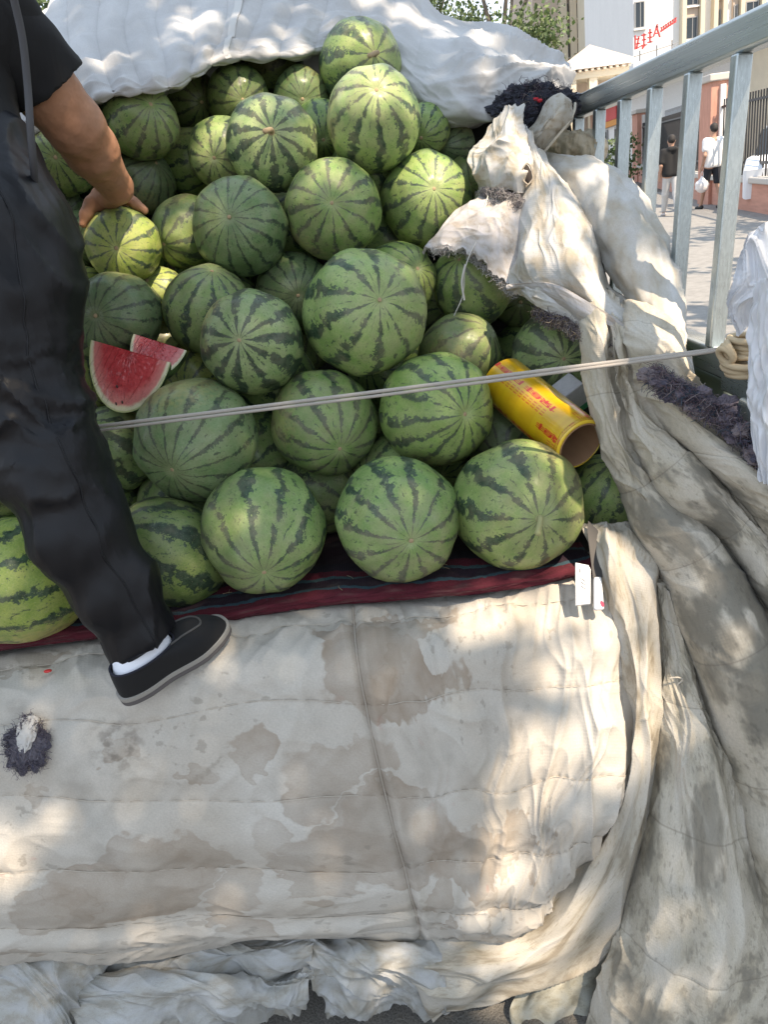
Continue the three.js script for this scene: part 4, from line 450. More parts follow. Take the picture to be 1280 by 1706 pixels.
// white cover over the top of the heap
{
  const rows = W([
    [[26, 62, 2.9], [84, 8, 3.0], [170, -120, 3.05], [280, -150, 3.05], [400, -160, 3.0], [520, -150, 3.0], [640, -90, 3.0], [735, 22, 2.9], [830, 66, 2.8], [890, 92, 2.75], [925, 120, 2.7]],
    [[24, 86, 2.6], [78, 30, 2.65], [170, -40, 2.7], [280, -70, 2.7], [400, -80, 2.7], [520, -70, 2.7], [640, -30, 2.68], [735, 38, 2.6], [828, 72, 2.5], [890, 96, 2.45], [932, 128, 2.4]],
    [[10, 130, 2.3], [70, 80, 2.35], [170, 40, 2.37], [280, 20, 2.4], [400, -5, 2.42], [520, 0, 2.45], [640, 20, 2.45], [738, 62, 2.36], [825, 86, 2.28], [890, 106, 2.24], [942, 145, 2.24]],
    [[-10, 190, 2.06], [80, 130, 2.08], [180, 105, 2.06], [285, 90, 2.09], [385, 55, 2.2], [500, 62, 2.28], [620, 55, 2.36], [735, 110, 2.16], [822, 110, 2.12], [895, 118, 2.16], [950, 150, 2.2]],
    [[0, 260, 1.95], [95, 185, 1.96], [195, 150, 1.935], [290, 136, 1.965], [370, 95, 2.12], [490, 90, 2.2], [600, 85, 2.36], [725, 172, 2.1], [820, 178, 2.09], [895, 158, 2.15], [955, 165, 2.2]],
    [[5, 275, 1.98], [100, 196, 1.99], [200, 157, 1.97], [295, 142, 2.0], [372, 100, 2.16], [492, 96, 2.24], [600, 90, 2.4], [730, 205, 2.18], [820, 195, 2.16], [896, 170, 2.22], [953, 170, 2.26]],
    [[5, 268, 2.1], [100, 188, 2.1], [200, 160, 2.12], [295, 138, 2.16], [375, 88, 2.26], [492, 84, 2.34], [600, 80, 2.5], [735, 190, 2.34], [820, 185, 2.3], [896, 165, 2.32], [950, 168, 2.34]],
    [[5, 300, 2.5], [100, 240, 2.55], [200, 215, 2.6], [295, 200, 2.65], [375, 170, 2.7], [492, 170, 2.75], [600, 170, 2.8], [735, 260, 2.7], [820, 250, 2.6], [896, 215, 2.55], [950, 190, 2.45]]]);
  const QX = 21, QY = 6.5;
  const qd = (u, v) => [Math.abs((u * QX + 0.12 * N2(u * 4, v * 3)) % 1 - 0.5), Math.abs((v * QY + 0.1 * N2(u * 7, v * 2 + 5)) % 1 - 0.5)];
  const g = cloth(rows, 420, 200, (u, v, a, b) => { const [qx, qy] = qd(u, v), dx = (0.5 - qx) / QX * a, dy = (0.5 - qy) / QY * b, x = u * a, y = v * b, left = ss(0.72, 0.6, u);
    let d = 0.016 * (1 - stitch(dx, 0.026) * 0.8) * (1 - stitch(dy, 0.02) * 0.5) * left - 0.003 * stitch(dx, 0.004) * left; d += crumple(x, y, 171, 3, 3, 0.008) + 0.006 * N3(x * 7, y * 7, 9) + crumple(y, x * 1.4, 177, 9, 7, 0.004); d += 0.04 * Math.pow(ridge(x * 2.2 + y * 1.6, y * 1.2 - x, 181), 3) * ss(0.66, 0.8, u) + crumple(x * 0.6 + y, y * 0.6 - x * 0.3, 185, 5, 2.5, 0.014) * ss(0.6, 0.75, u) + 0.003 * N3(x * 14, y * 7, 7) * stitch(dx, 0.03) * left; return d * (1 - 0.5 * ss(0.56, 0.66, v)); }, 0.01);
  const fn = (u, v) => { const [qx, qy] = qd(u, v), dx = (0.5 - qx) / QX * g.userData.Lu, dy = (0.5 - qy) / QY * g.userData.Lv; let c = lerp3([0.51, 0.515, 0.52], [0.42, 0.42, 0.42], clamp(0.5 + fbm(u * 9, v * 4, 5, 4))); c = c.map(k => k * (1 + 0.04 * N2(u * 400, v * 130))); const left = ss(0.72, 0.6, u); return lerp3(c, [0.3, 0.29, 0.28], 0.28 * left * Math.max(stitch(dx, 0.0016), 0.6 * stitch(dy, 0.0016))); };
  const q = tag(mesh('cover_quilt', g, clothMat(fn, 1024, g.userData.Lu, g.userData.Lv)), 'white stitched quilt covering the top and back of the melon heap', 'quilt');
  const band = []; const bu = 0.402; for (let j = 0; j <= 14; j++) { const v = 0.2 + j / 14 * 0.385; band.push([-0.0105, 0, 0.0105].map(o => { const u = bu - (v - 0.4) * 0.0 + o / g.userData.Lu; return g.userData.point(u, v).addScaledVector(g.userData.normal(bu, v), 0.004); })); } mesh('tape_strip', cloth(band, 6, 60, null, 0.003), std([0.52, 0.515, 0.5], 0.8), q);
}
// torn white quilt thrown over the rail
{
  const q = thing('torn_quilt', 'torn dirty white quilt hanging from the rail with ragged edges and dark padding', 'quilt', null, V3(0, 0, 0));
  const m = clothMat(dirty([0.52, 0.515, 0.505], [0.34, 0.28, 0.2], 201, 0.45, 1, [[0.5, 0.5, 0.3, 0.2, 0.35]]), 1024, 0.5, 0.6), lilac = clothMat(dirty([0.48, 0.465, 0.475], [0.3, 0.26, 0.23], 205, 0.5), 512, 0.3, 0.3);
  const add = (name, rows, nu, nv, s, amp, mt = m, th = 0.01, rag = 0) => { const g = cloth(W(rows), nu, nv, (u, v, a, b) => { const x = u * a, y = v * b; return crumple(x, y, s, 5, 3.5, amp * 0.8) + crumple(x + y, y - x, s + 4, 12, 8, amp * 0.14) + 0.014 * N3(x * 5, y * 5, s); }, th); if (rag) { const p = g.attributes.position, n = (nu + 1) * (nv + 1); for (let k = 0; k < n; k++) { const i = k % (nu + 1), j = (k / (nu + 1)) | 0, t = j / nv; if (t < 0.8) continue; const w = ss(0.8, 1, t) * rag * (N2(i * 0.09, s) + 0.5 * N2(i * 0.23, s + 3)); for (const kk of [k, k + n]) p.setXYZ(kk, p.getX(kk) - w * 0.4, p.getY(kk) - w, p.getZ(kk)); } g.computeVertexNormals(); } mesh(name, g, mt, q); return g; };
  // hood with its peak
  add('hood', [[[838, 190, 1.98], [846, 184, 1.95], [856, 181, 1.94], [866, 184, 1.95], [872, 196, 1.98]], [[806, 220, 1.95], [826, 212, 1.9], [850, 208, 1.87], [872, 218, 1.89], [886, 232, 1.95]], [[782, 252, 1.95], [808, 246, 1.88], [844, 242, 1.83], [878, 256, 1.83], [898, 268, 1.9]], [[788, 285, 1.93], [814, 280, 1.86], [848, 278, 1.8], [876, 290, 1.79], [896, 300, 1.84]], [[800, 322, 1.93], [820, 318, 1.87], [846, 316, 1.81], [872, 322, 1.79], [890, 330, 1.83]]], 90, 110, 211, 0.022, m, 0.012, 0.002);
  // main flap that runs down to the rope
  add('flap', [[[866, 205, 1.97], [885, 225, 1.93], [905, 250, 1.9], [925, 262, 1.95]], [[880, 280, 1.86], [902, 280, 1.79], [928, 288, 1.79], [952, 312, 1.9]], [[862, 345, 1.8], [900, 345, 1.69], [945, 350, 1.66], [990, 385, 1.78]], [[848, 420, 1.74], [895, 415, 1.61], [960, 420, 1.56], [1026, 455, 1.66]], [[850, 478, 1.68], [910, 480, 1.57], [985, 490, 1.5], [1066, 525, 1.54]], [[900, 516, 1.6], [955, 530, 1.52], [1035, 550, 1.45], [1115, 568, 1.43]], [[960, 548, 1.52], [1010, 566, 1.46], [1075, 590, 1.4], [1135, 600, 1.38]]], 170, 200, 221, 0.018, m, 0.014, 0.006);
  // ragged tip reaching out over the melons
  add('ragged_tip', [[[880, 330, 1.79], [850, 325, 1.8], [822, 322, 1.83], [797, 330, 1.9]], [[876, 380, 1.74], [836, 365, 1.76], [790, 352, 1.8], [752, 360, 1.86]], [[866, 430, 1.71], [826, 405, 1.73], [775, 388, 1.77], [724, 392, 1.83]], [[858, 488, 1.68], [822, 450, 1.71], [770, 412, 1.75], [706, 418, 1.82]]], 110, 110, 231, 0.02, lilac, 0.008, 0.007);
  // lower selvage fold, pink white
  add('lower_fold', [[[846, 474, 1.66], [915, 472, 1.55], [985, 505, 1.47], [1060, 550, 1.4], [1145, 590, 1.35]], [[850, 480, 1.655], [925, 500, 1.535], [990, 535, 1.455], [1065, 572, 1.39], [1150, 605, 1.34]], [[856, 486, 1.67], [930, 524, 1.57], [990, 556, 1.49], [1060, 590, 1.42], [1140, 622, 1.37]]], 200, 50, 241, 0.012, lilac, 0.01, 0.008);
  // hanging triangle over the padding
  add('hanging_corner', [[[1120, 585, 1.34], [1140, 588, 1.33], [1160, 592, 1.335]], [[1128, 615, 1.32], [1145, 618, 1.315], [1165, 640, 1.315]], [[1140, 630, 1.315], [1160, 640, 1.31], [1172, 668, 1.305]]], 30, 40, 245, 0.006, m, 0.006, 0.01);
  // folded grey leaf
  add('folded_leaf', [[[872, 224, 1.97], [890, 242, 1.93], [906, 254, 1.95]], [[884, 200, 1.97], [908, 213, 1.895], [929, 225, 1.94]], [[905, 175, 1.98], [928, 188, 1.9], [945, 205, 1.95]], [[926, 163, 2.0], [943, 171, 1.95], [956, 185, 1.98]], [[946, 163, 2.04], [954, 169, 2.02], [959, 176, 2.02]]], 50, 70, 251, 0.012, clothMat(dirty([0.42, 0.4, 0.36], [0.24, 0.2, 0.16], 255, 0.6), 512, 0.2, 0.2), 0.01);
  { const r2 = [[720, 412], [740, 414], [765, 410], [785, 420], [805, 438], [825, 455], [845, 476], [860, 486]].map((p, i) => at(p[0], p[1], 1.815 - i * 0.018)); mesh('frayed_edge', fuzz(r2, 500, 0.004, 0.018, 0.0005, 97, [[0.5, 0.48, 0.48], [0.42, 0.4, 0.4], [0.55, 0.54, 0.53]], V3(0, -0.01, 0.002)), fibreMat, q, 'stuff'); }
  mesh('selvage', tube([[905, 256, 1.935], [930, 226, 1.92], [946, 206, 1.935], [957, 186, 1.97], [959, 172, 2.0]].map(p => at(...p)), 0.0032, 40, 7), std([0.5, 0.46, 0.38], 0.95), q);
  const dark = [[845, 178, 2.06], [862, 164, 2.06], [884, 158, 2.05], [905, 160, 2.04], [925, 168, 2.04], [940, 174, 2.05], [900, 175, 2.03], [878, 182, 2.02], [872, 200, 2.01], [900, 190, 2.02]].map(p => at(...p));
  
  mesh('dark_padding', merge(dark.map((p, i) => lump(p, 0.032, i))), std([0.03, 0.032, 0.045], 1), q); mesh('dark_padding_fibre', fuzz(dark, 1500, 0.026, 0.02, 0.0006, 91, DARKFIB, V3(0, 0.003, 0.008)), fibreMat, q, 'stuff'); mesh('red_rag', merge([lump(at(893, 165, 1.995), 0.0065, 4).scale(1, 1, 1), lump(at(899, 168, 1.99), 0.005, 9)]), std([0.42, 0.02, 0.03], 0.9), q);
  const PF = [[0.2, 0.17, 0.17], [0.12, 0.1, 0.13], [0.3, 0.26, 0.25], [0.08, 0.07, 0.1], [0.35, 0.28, 0.2]];
  mesh('padding_fibre', fuzz([[895, 515, 1.6], [915, 525, 1.57], [935, 528, 1.54], [960, 548, 1.5], [1000, 562, 1.45], [1015, 570, 1.44], [1050, 585, 1.41], [1080, 600, 1.39]].map(p => at(...p)), 2400, 0.011, 0.015, 0.0006, 92, PF, V3(0, -0.012, 0.006)), fibreMat, q, 'stuff');
  mesh('edge_fibre', fuzz([[798, 326, 1.9], [820, 326, 1.85], [845, 332, 1.8], [868, 345, 1.78], [850, 352, 1.79], [815, 345, 1.84]].map(p => at(...p)), 900, 0.008, 0.012, 0.0005, 93, [[0.3, 0.28, 0.28], [0.2, 0.18, 0.2], [0.5, 0.48, 0.47]]), fibreMat, q, 'stuff');
  // burnt hole with dark rim
  { const p = at(879, 290, 1.775), g = new THREE.SphereGeometry(0.018, 20, 14); g.scale(0.5, 1.1, 0.3); g.rotateZ(0.2); g.translate(p.x, p.y, p.z); mesh('torn_hole', g, std([0.05, 0.04, 0.035], 1), q); const ring = []; for (let i = 0; i < 12; i++) { const a = i / 12 * 6.283; ring.push(p.clone().add(V3(0.0095 * Math.cos(a) * (1 + 0.3 * Math.sin(i * 3)), 0.021 * Math.sin(a), 0.003))); } mesh('hole_rim', tube(ring, 0.0018, 40, 6, true), std([0.38, 0.33, 0.27], 0.95), q); }
  const thr = (pts, r) => tube(pts.map(p => at(...p)), r, 40, 5);
  mesh('loose_thread', merge([thr([[815, 322, 1.85], [808, 345, 1.8], [800, 372, 1.77], [795, 400, 1.75], [783, 425, 1.74], [775, 450, 1.74], [772, 490, 1.74], [756, 528, 1.75]], 0.0013), thr([[776, 440, 1.735], [770, 470, 1.735], [774, 500, 1.735]], 0.0025)]), std([0.6, 0.58, 0.55], 0.9), q);
}
// long white roll beside the torn quilt, and the beige bundle behind the posts
function bolster(name, label, path, rad, seed, col, dark, amt) {
  const c = new THREE.CatmullRomCurve3(path.map(p => at(p[0], p[1], p[2]))), g = new THREE.TubeGeometry(c, 160, 1, 40), p = g.attributes.position;
  for (let i = 0; i <= 160; i++) { const o = c.getPointAt(i / 160), k = crAt(rad, i / 160); for (let j = 0; j <= 40; j++) { const n = i * 41 + j, v = V3(p.getX(n) - o.x, p.getY(n) - o.y, p.getZ(n) - o.z), a = (j % 40) / 40 * 6.283, L = i / 160; const w = 1 + 0.12 * N3(Math.cos(a) * 1.2, Math.sin(a) * 1.2, L * 7 + seed) + 0.1 * Math.pow(ridge(Math.cos(a) * 1.6 + L * 5, Math.sin(a) * 1.6, seed), 4) + 0.05 * Math.pow(ridge(Math.cos(a) * 1.5 - L * 8, Math.sin(a) * 1.5, seed + 3), 3); p.setXYZ(n, o.x + v.x * k * w, o.y + v.y * k * w, o.z + v.z * k * w); } } g.computeVertexNormals();
  const cap = [0, 160].map(i => { const o = c.getPointAt(i / 160), k = crAt(rad, i / 160), s = new THREE.SphereGeometry(k * 0.98, 20, 14); s.translate(o.x, o.y, o.z); return s; });
  return tag(mesh(name, merge([g, ...cap]), clothMat(dirty(col, dark, seed, amt), 512, 0.3, 1)), label, 'quilt');
}
bolster('rolled_quilt', 'smooth white quilt roll curving down between the torn quilt and the rail posts', [[905, 275, 2.0], [945, 295, 1.93], [995, 322, 1.83], [1040, 385, 1.72], [1080, 460, 1.6], [1108, 530, 1.48], [1118, 585, 1.4]], [0.03, 0.05, 0.062, 0.066, 0.055, 0.04, 0.026], 261, [0.53, 0.525, 0.51], [0.4, 0.34, 0.27], 0.35);
bolster('beige_bundle', 'short beige cloth bundle sticking out past the far rail posts', [[880, 240, 2.25], [915, 240, 2.2], [955, 246, 2.18], [985, 250, 2.18]], [0.025, 0.03, 0.036, 0.045], 271, [0.5, 0.44, 0.34], [0.28, 0.22, 0.16], 0.5);
// ---------- rope ----------
{
  const q = thing('rope', 'pale double rope stretched across the heap and knotted round the rail corner', 'rope', null, V3(0, 0, 0)), m = std(0xffffff, 0.95, { map: tex(32, 128, (u, v) => { const k = 0.75 + 0.25 * Math.sin((u * 2 + v * 6) * 6.283) + 0.1 * N2(u * 20, v * 60); return [0.5 * k, 0.46 * k, 0.41 * k]; }, true, [1, 40]) }), m2 = std([0.5, 0.4, 0.26], 0.95);
  const a = at(1238, 578, 1.245), b = at(620, 657, 1.35), c = at(160, 714, 1.405), d = at(-240, 768, 1.45);
  const strand = (o, r) => { const pts = []; for (const [p, t] of [[a, 0.2], [a.clone().lerp(b, 0.5), 0.8], [b, 1], [b.clone().lerp(c, 0.5), 0.9], [c, 1], [d, 1]]) pts.push(p.clone().add(V3(0, o * t * 0.0068, -o * 0.003))); return new THREE.TubeGeometry(new THREE.CatmullRomCurve3(pts), 300, r, 8); };
  mesh('strand', strand(0.5, 0.0034), m, q); mesh('strand', strand(-0.5, 0.003), m, q);
  const kp = at(1240, 588, 1.235), loops = []; for (let i = 0; i < 7; i++) { const g = new THREE.TorusGeometry(0.021 + 0.003 * Math.sin(i * 2), 0.0055, 8, 28); g.rotateX(Math.PI / 2 + 0.14 * Math.sin(i * 1.7)); g.scale(1, 1, 1.5); g.translate(kp.x + 0.008 * Math.sin(i), kp.y + 0.024 - i * 0.0095, kp.z + 0.004 * Math.cos(i * 3)); loops.push(g); }
  for (let i = 0; i < 3; i++) { const g = new THREE.TorusGeometry(0.014, 0.005, 8, 20); g.rotateY(Math.PI / 2 + 0.3 * i - 0.3); g.rotateZ(0.5); g.translate(kp.x - 0.026 - i * 0.004, kp.y + 0.01 - i * 0.004, kp.z + 0.01); loops.push(g); } mesh('knot', merge(loops), m2, q);
}
// ---------- yellow film roll, carton ----------
{
  const f = at(968, 742, 1.42), b = at(840, 636, 1.66), ax = f.clone().sub(b), L = ax.length(), q = thing('film_roll', 'yellow cling film roll printed in red with an open brown cardboard core', 'film roll', null, f.clone().add(b).multiplyScalar(0.5)); q.quaternion.setFromUnitVectors(V3(0, 1, 0), ax.clone().normalize()); q.rotateY(-0.2);
  const cv = document.createElement('canvas'); cv.width = 1024; cv.height = 1024; const c = cv.getContext('2d'); c.fillStyle = '#c59c10'; c.fillRect(0, 0, 1024, 1024); for (let i = 0; i < 60; i++) { c.fillStyle = `rgba(${200 + 40 * R() | 0},${160 + 60 * R() | 0},10,0.12)`; c.fillRect(0, R() * 1024, 1024, 2 + R() * 16); }
  // printed glyph pairs: strokes of the blurred red characters, with fine lines above them
  const G = [[[0, 2, 3, 2], [1.5, 0, 1.5, 10], [4, 1, 9, 1], [4, 4, 9, 4], [4, 1, 4, 4], [9, 1, 9, 4], [3.6, 6, 10, 6], [6.6, 4, 6.6, 10], [6.6, 6, 4, 9], [6.6, 6, 9.6, 9]], [[1, 1, 4, 1], [1, 1, 0, 3], [0, 3, 4, 3], [0, 3, 0, 7], [4, 3, 4, 7], [0, 5, 4, 5], [0, 7, 4, 7], [0, 9, 4, 9], [5.5, 2, 10, 2], [5.5, 5, 10, 5], [5.5, 7.5, 10, 7.5], [7.8, 1, 7.8, 10]], [[0, 1, 4, 1], [0, 1, 0, 10], [4, 1, 4, 10], [0, 4, 4, 4], [0, 7, 4, 7], [5, 1.6, 10, 1.6], [6.5, 0, 6.5, 3], [8.6, 0, 8.6, 3], [5.4, 3.6, 9.6, 3.6], [5.4, 6, 9.6, 6], [5.4, 3.6, 5.4, 6], [9.6, 3.6, 9.6, 6], [5, 7.5, 10, 7.5], [7.5, 6, 5, 10], [7.5, 7, 10, 10]]];
  const glyph = (k, x, y, s) => { c.beginPath(); for (const [a, b2, d, e] of G[k % 3]) { c.moveTo(x + a * s, y + b2 * s); c.lineTo(x + d * s, y + e * s); } c.stroke(); };
  c.strokeStyle = '#b3200f'; c.lineCap = 'square'; for (const [x, y] of [60, 188, 316, 444, 572, 700, 828, 956].flatMap((x, i) => [0, 1, 2].map(k => [x, 60 + k * 320 + (i % 2) * 160]))) { c.save(); c.translate(x, y); c.rotate(Math.PI / 2); c.lineWidth = 4.5; glyph(0, 0, 0, 3.6); glyph(1, 41, 0, 3.6); glyph(2, 92, 0, 3.6); glyph(1, 133, 0, 3.6); c.lineWidth = 1.2; c.strokeStyle = '#b5561a'; for (let i = 0; i < 3; i++) for (let k = 0; k < 11; k++) glyph(k + i, 10 + k * 12, -22 - i * 16, 0.8); c.strokeStyle = '#b3200f'; c.restore(); }
  const ct = new THREE.CanvasTexture(cv); ct.colorSpace = THREE.SRGBColorSpace; ct.wrapS = THREE.RepeatWrapping;
  const film = new THREE.MeshPhysicalMaterial({ map: ct, roughness: 0.38, clearcoat: 0.8, clearcoatRoughness: 0.16, bumpMap: tex(64, 256, (u, v) => { const n = 0.5 + 0.4 * N2(u * 3, v * 30); return [n, n, n]; }), bumpScale: 0.0006 }), card = std(0xffffff, 0.9, { map: tex(128, 128, (u, v) => { const n = 1 + 0.2 * fbm(u * 6, v * 14, 3, 4); return [0.26 * n, 0.15 * n, 0.08 * n]; }, true) });
  const ro = 0.055, ri = 0.0445; const pr = [[ro, -L / 2], [ro, L / 2 - 0.012], [ro - 0.0015, L / 2 - 0.011], [ro - 0.0012, L / 2 - 0.006], [ro - 0.004, L / 2 - 0.004], [ri + 0.003, L / 2 - 0.003]].map(p => new THREE.Vector2(...p)); mesh('film', new THREE.LatheGeometry(pr, 64), film, q);
  const pc = [[ri + 0.0035, -L / 2], [ri + 0.0035, L / 2], [ri + 0.002, L / 2 + 0.001], [ri, L / 2], [ri, -L / 2], [ri + 0.0035, -L / 2]].map(p => new THREE.Vector2(...p)); mesh('core', new THREE.LatheGeometry(pc, 64), card, q);
  const lip = [[ro - 0.001, L / 2 - 0.004], [ro - 0.003, L / 2 - 0.0005], [ri + 0.0036, L / 2 - 0.001]].map(p => new THREE.Vector2(...p)); mesh('film_edge', new THREE.LatheGeometry(lip, 64), new THREE.MeshPhysicalMaterial({ color: new THREE.Color().setRGB(0.72, 0.5, 0.03), roughness: 0.3, clearcoat: 0.6 }), q);
  const p = at(944, 660, 1.585), t = thing('carton', 'small greyish white carton with a green lower edge behind the film roll', 'box', null, p); t.rotation.set(0.35, 0.35, -0.42 + 0.8); t.rotation.z = 0.4; mesh('lid', rbx(0.07, 0.055, 0.05, 0.003), std(0xffffff, 0.7, { map: tex(64, 64, (u, v) => { const n = 0.42 + 0.05 * fbm(u * 6, v * 6, 2, 3); return [n, n, n * 1.01]; }, true) }), t); mesh('green_base', rbx(0.071, 0.014, 0.051, 0.002, 0, -0.034, 0), std([0.03, 0.2, 0.09], 0.6), t);
}
// ---------- cut wedges wrapped in film ----------
{
  const flesh = (seed) => tex(512, 512, (u, v) => { const d = Math.hypot(u * 2 - 1, Math.pow(v, 0.9)), n = fbm(u * 10, v * 9, seed, 4), n2 = N2(u * 120, v * 90 + seed); let c = lerp3([0.4, 0.012, 0.018], [0.52, 0.04, 0.045], clamp(0.5 + n)); c = lerp3(c, [0.56, 0.17, 0.15], ss(0.62, 0.86, d + 0.05 * n)); c = lerp3(c, [0.62, 0.6, 0.4], ss(0.87, 0.94, d + 0.02 * n)); c = lerp3(c, [0.4, 0.46, 0.2], ss(0.96, 0.99, d)); c = lerp3(c, [0.7, 0.3, 0.28], 0.35 * ss(0.35, 0.75, n2) * ss(0.25, 0.7, d)); const sx = (u - 0.42) * 9, sy = (v - 0.55) * 7; c = lerp3(c, [0.05, 0.02, 0.03], 0.7 * ss(0.55, 0.9, N2(u * 34 + seed, v * 22)) * Math.exp(-(sx * sx * 0.1 + sy * sy * 0.12))); return c; }, true);
  const wrinkle = tex(256, 256, (u, v) => { const n = Math.pow(1 - Math.abs(N2(u * 6 + v * 1.2, v * 0.9)), 8) * 0.8 + 0.2 * Math.pow(1 - Math.abs(N2(u * 26 + v * 3, v * 3)), 4); return [n, n, n]; });
  const rindM = std(0xffffff, 0.4, { map: tex(256, 256, (u, v) => { const f = Math.abs((u * 5 + 0.2 * N2(u * 5, v * 6) + 0.1 * N2(u * 30, v * 30)) % 1 - 0.5), dk = ss(0.2, 0.14, f + 0.06 * N2(u * 20, v * 20)); return lerp3([0.16, 0.25, 0.09], [0.03, 0.06, 0.035], dk); }, true) });
  function wedge(label, A, B, downDir, backDir, b, ang, seed) { // half-ellipse faces that meet at the edge AB, rind between them
    const M = A.clone().add(B).multiplyScalar(0.5), e = B.clone().sub(A), a = e.length() / 2; e.normalize(); const d = downDir.clone().addScaledVector(e, -downDir.dot(e)).normalize(); let n = V3().crossVectors(e, d); if (n.dot(backDir) < 0) n.negate();
    const P = (al, ph, r) => V3().addScaledVector(e, -a * Math.cos(al) * r).addScaledVector(d.clone().multiplyScalar(Math.cos(ph)).addScaledVector(n, Math.sin(ph)), b * Math.pow(Math.sin(al), 1.1) * r);
    const g = thing('melon_wedge', label, 'watermelon wedge', null, M), face = ph => { const pos = [], uv = [], idx = []; for (let j = 0; j <= 24; j++) for (let i = 0; i <= 48; i++) { const al = i / 48 * Math.PI, r = j / 24, p = P(al, ph, r).addScaledVector(n, (ph ? 1 : -1) * (0.0012 * N2(i * 0.4, j * 0.5 + seed) * (j < 23 ? 1 : 0))); pos.push(p.x, p.y, p.z); uv.push(0.5 - 0.5 * Math.cos(al) * r, Math.pow(Math.sin(al), 1.1) * r); } for (let j = 0; j < 24; j++) for (let i = 0; i < 48; i++) { const q = j * 49 + i; idx.push(q, q + 1, q + 50, q, q + 50, q + 49); } const f = new THREE.BufferGeometry(); f.setAttribute('position', new THREE.Float32BufferAttribute(pos, 3)); f.setAttribute('uv', new THREE.Float32BufferAttribute(uv, 2)); f.setIndex(idx); f.computeVertexNormals(); return f; };
    const fm = new THREE.MeshPhysicalMaterial({ map: flesh(seed), roughness: 0.5, clearcoat: 0.9, clearcoatRoughness: 0.12, clearcoatNormalMap: null, bumpMap: wrinkle, bumpScale: 0.0022, side: THREE.DoubleSide });
    mesh('cut_face', face(0), fm, g); mesh('cut_face', face(ang), fm, g);
    const pos = [], uv = [], idx = []; for (let j = 0; j <= 16; j++) for (let i = 0; i <= 48; i++) { const p = P(i / 48 * Math.PI, ang * j / 16, 1.002); pos.push(p.x, p.y, p.z); uv.push(i / 48, j / 16); } for (let j = 0; j < 16; j++) for (let i = 0; i < 48; i++) { const q = j * 49 + i; idx.push(q, q + 1, q + 50, q, q + 50, q + 49); } const rg = new THREE.BufferGeometry(); rg.setAttribute('position', new THREE.Float32BufferAttribute(pos, 3)); rg.setAttribute('uv', new THREE.Float32BufferAttribute(uv, 2)); rg.setIndex(idx); rg.computeVertexNormals(); const rm = rindM; rm.side = THREE.DoubleSide; mesh('rind', rg, rm, g); return { g, P, n };
  }
  const w = wedge('front cut watermelon wedge with a bright red face, wrapped in cling film', at(151, 566, 1.6), at(284, 604, 1.585), V3(0.02, -1, 0.22), V3(0, 0.2, -1), 0.126, 1.15, 2);
  for (const [al, r] of [[1.35, 0.62], [1.5, 0.88], [1.66, 0.83]]) { const s = new THREE.SphereGeometry(0.0028, 8, 6); s.scale(0.7, 1.3, 0.5); const p = w.P(al, 0, r).addScaledVector(w.n, -0.001); s.translate(p.x, p.y, p.z); mesh('seed', s, std([0.03, 0.015, 0.012], 0.4), w.g); }
  wedge('rear cut watermelon wedge with a paler pink face behind the bright red one', at(222, 556, 1.66), at(311, 584, 1.645), V3(0.02, -1, 0.75), V3(0, 0.2, -1), 0.085, 1.3, 7);
  const bit = new THREE.IcosahedronGeometry(0.006, 2); bit.scale(1.3, 0.5, 0.8); const bp = at(80, 1121, 1.268); bit.translate(bp.x, bp.y + 0.004, bp.z); tag(mesh('melon_crumb', bit, std([0.5, 0.03, 0.03], 0.4)), 'tiny red melon crumb on the quilt left of the shoe', 'crumb');
}
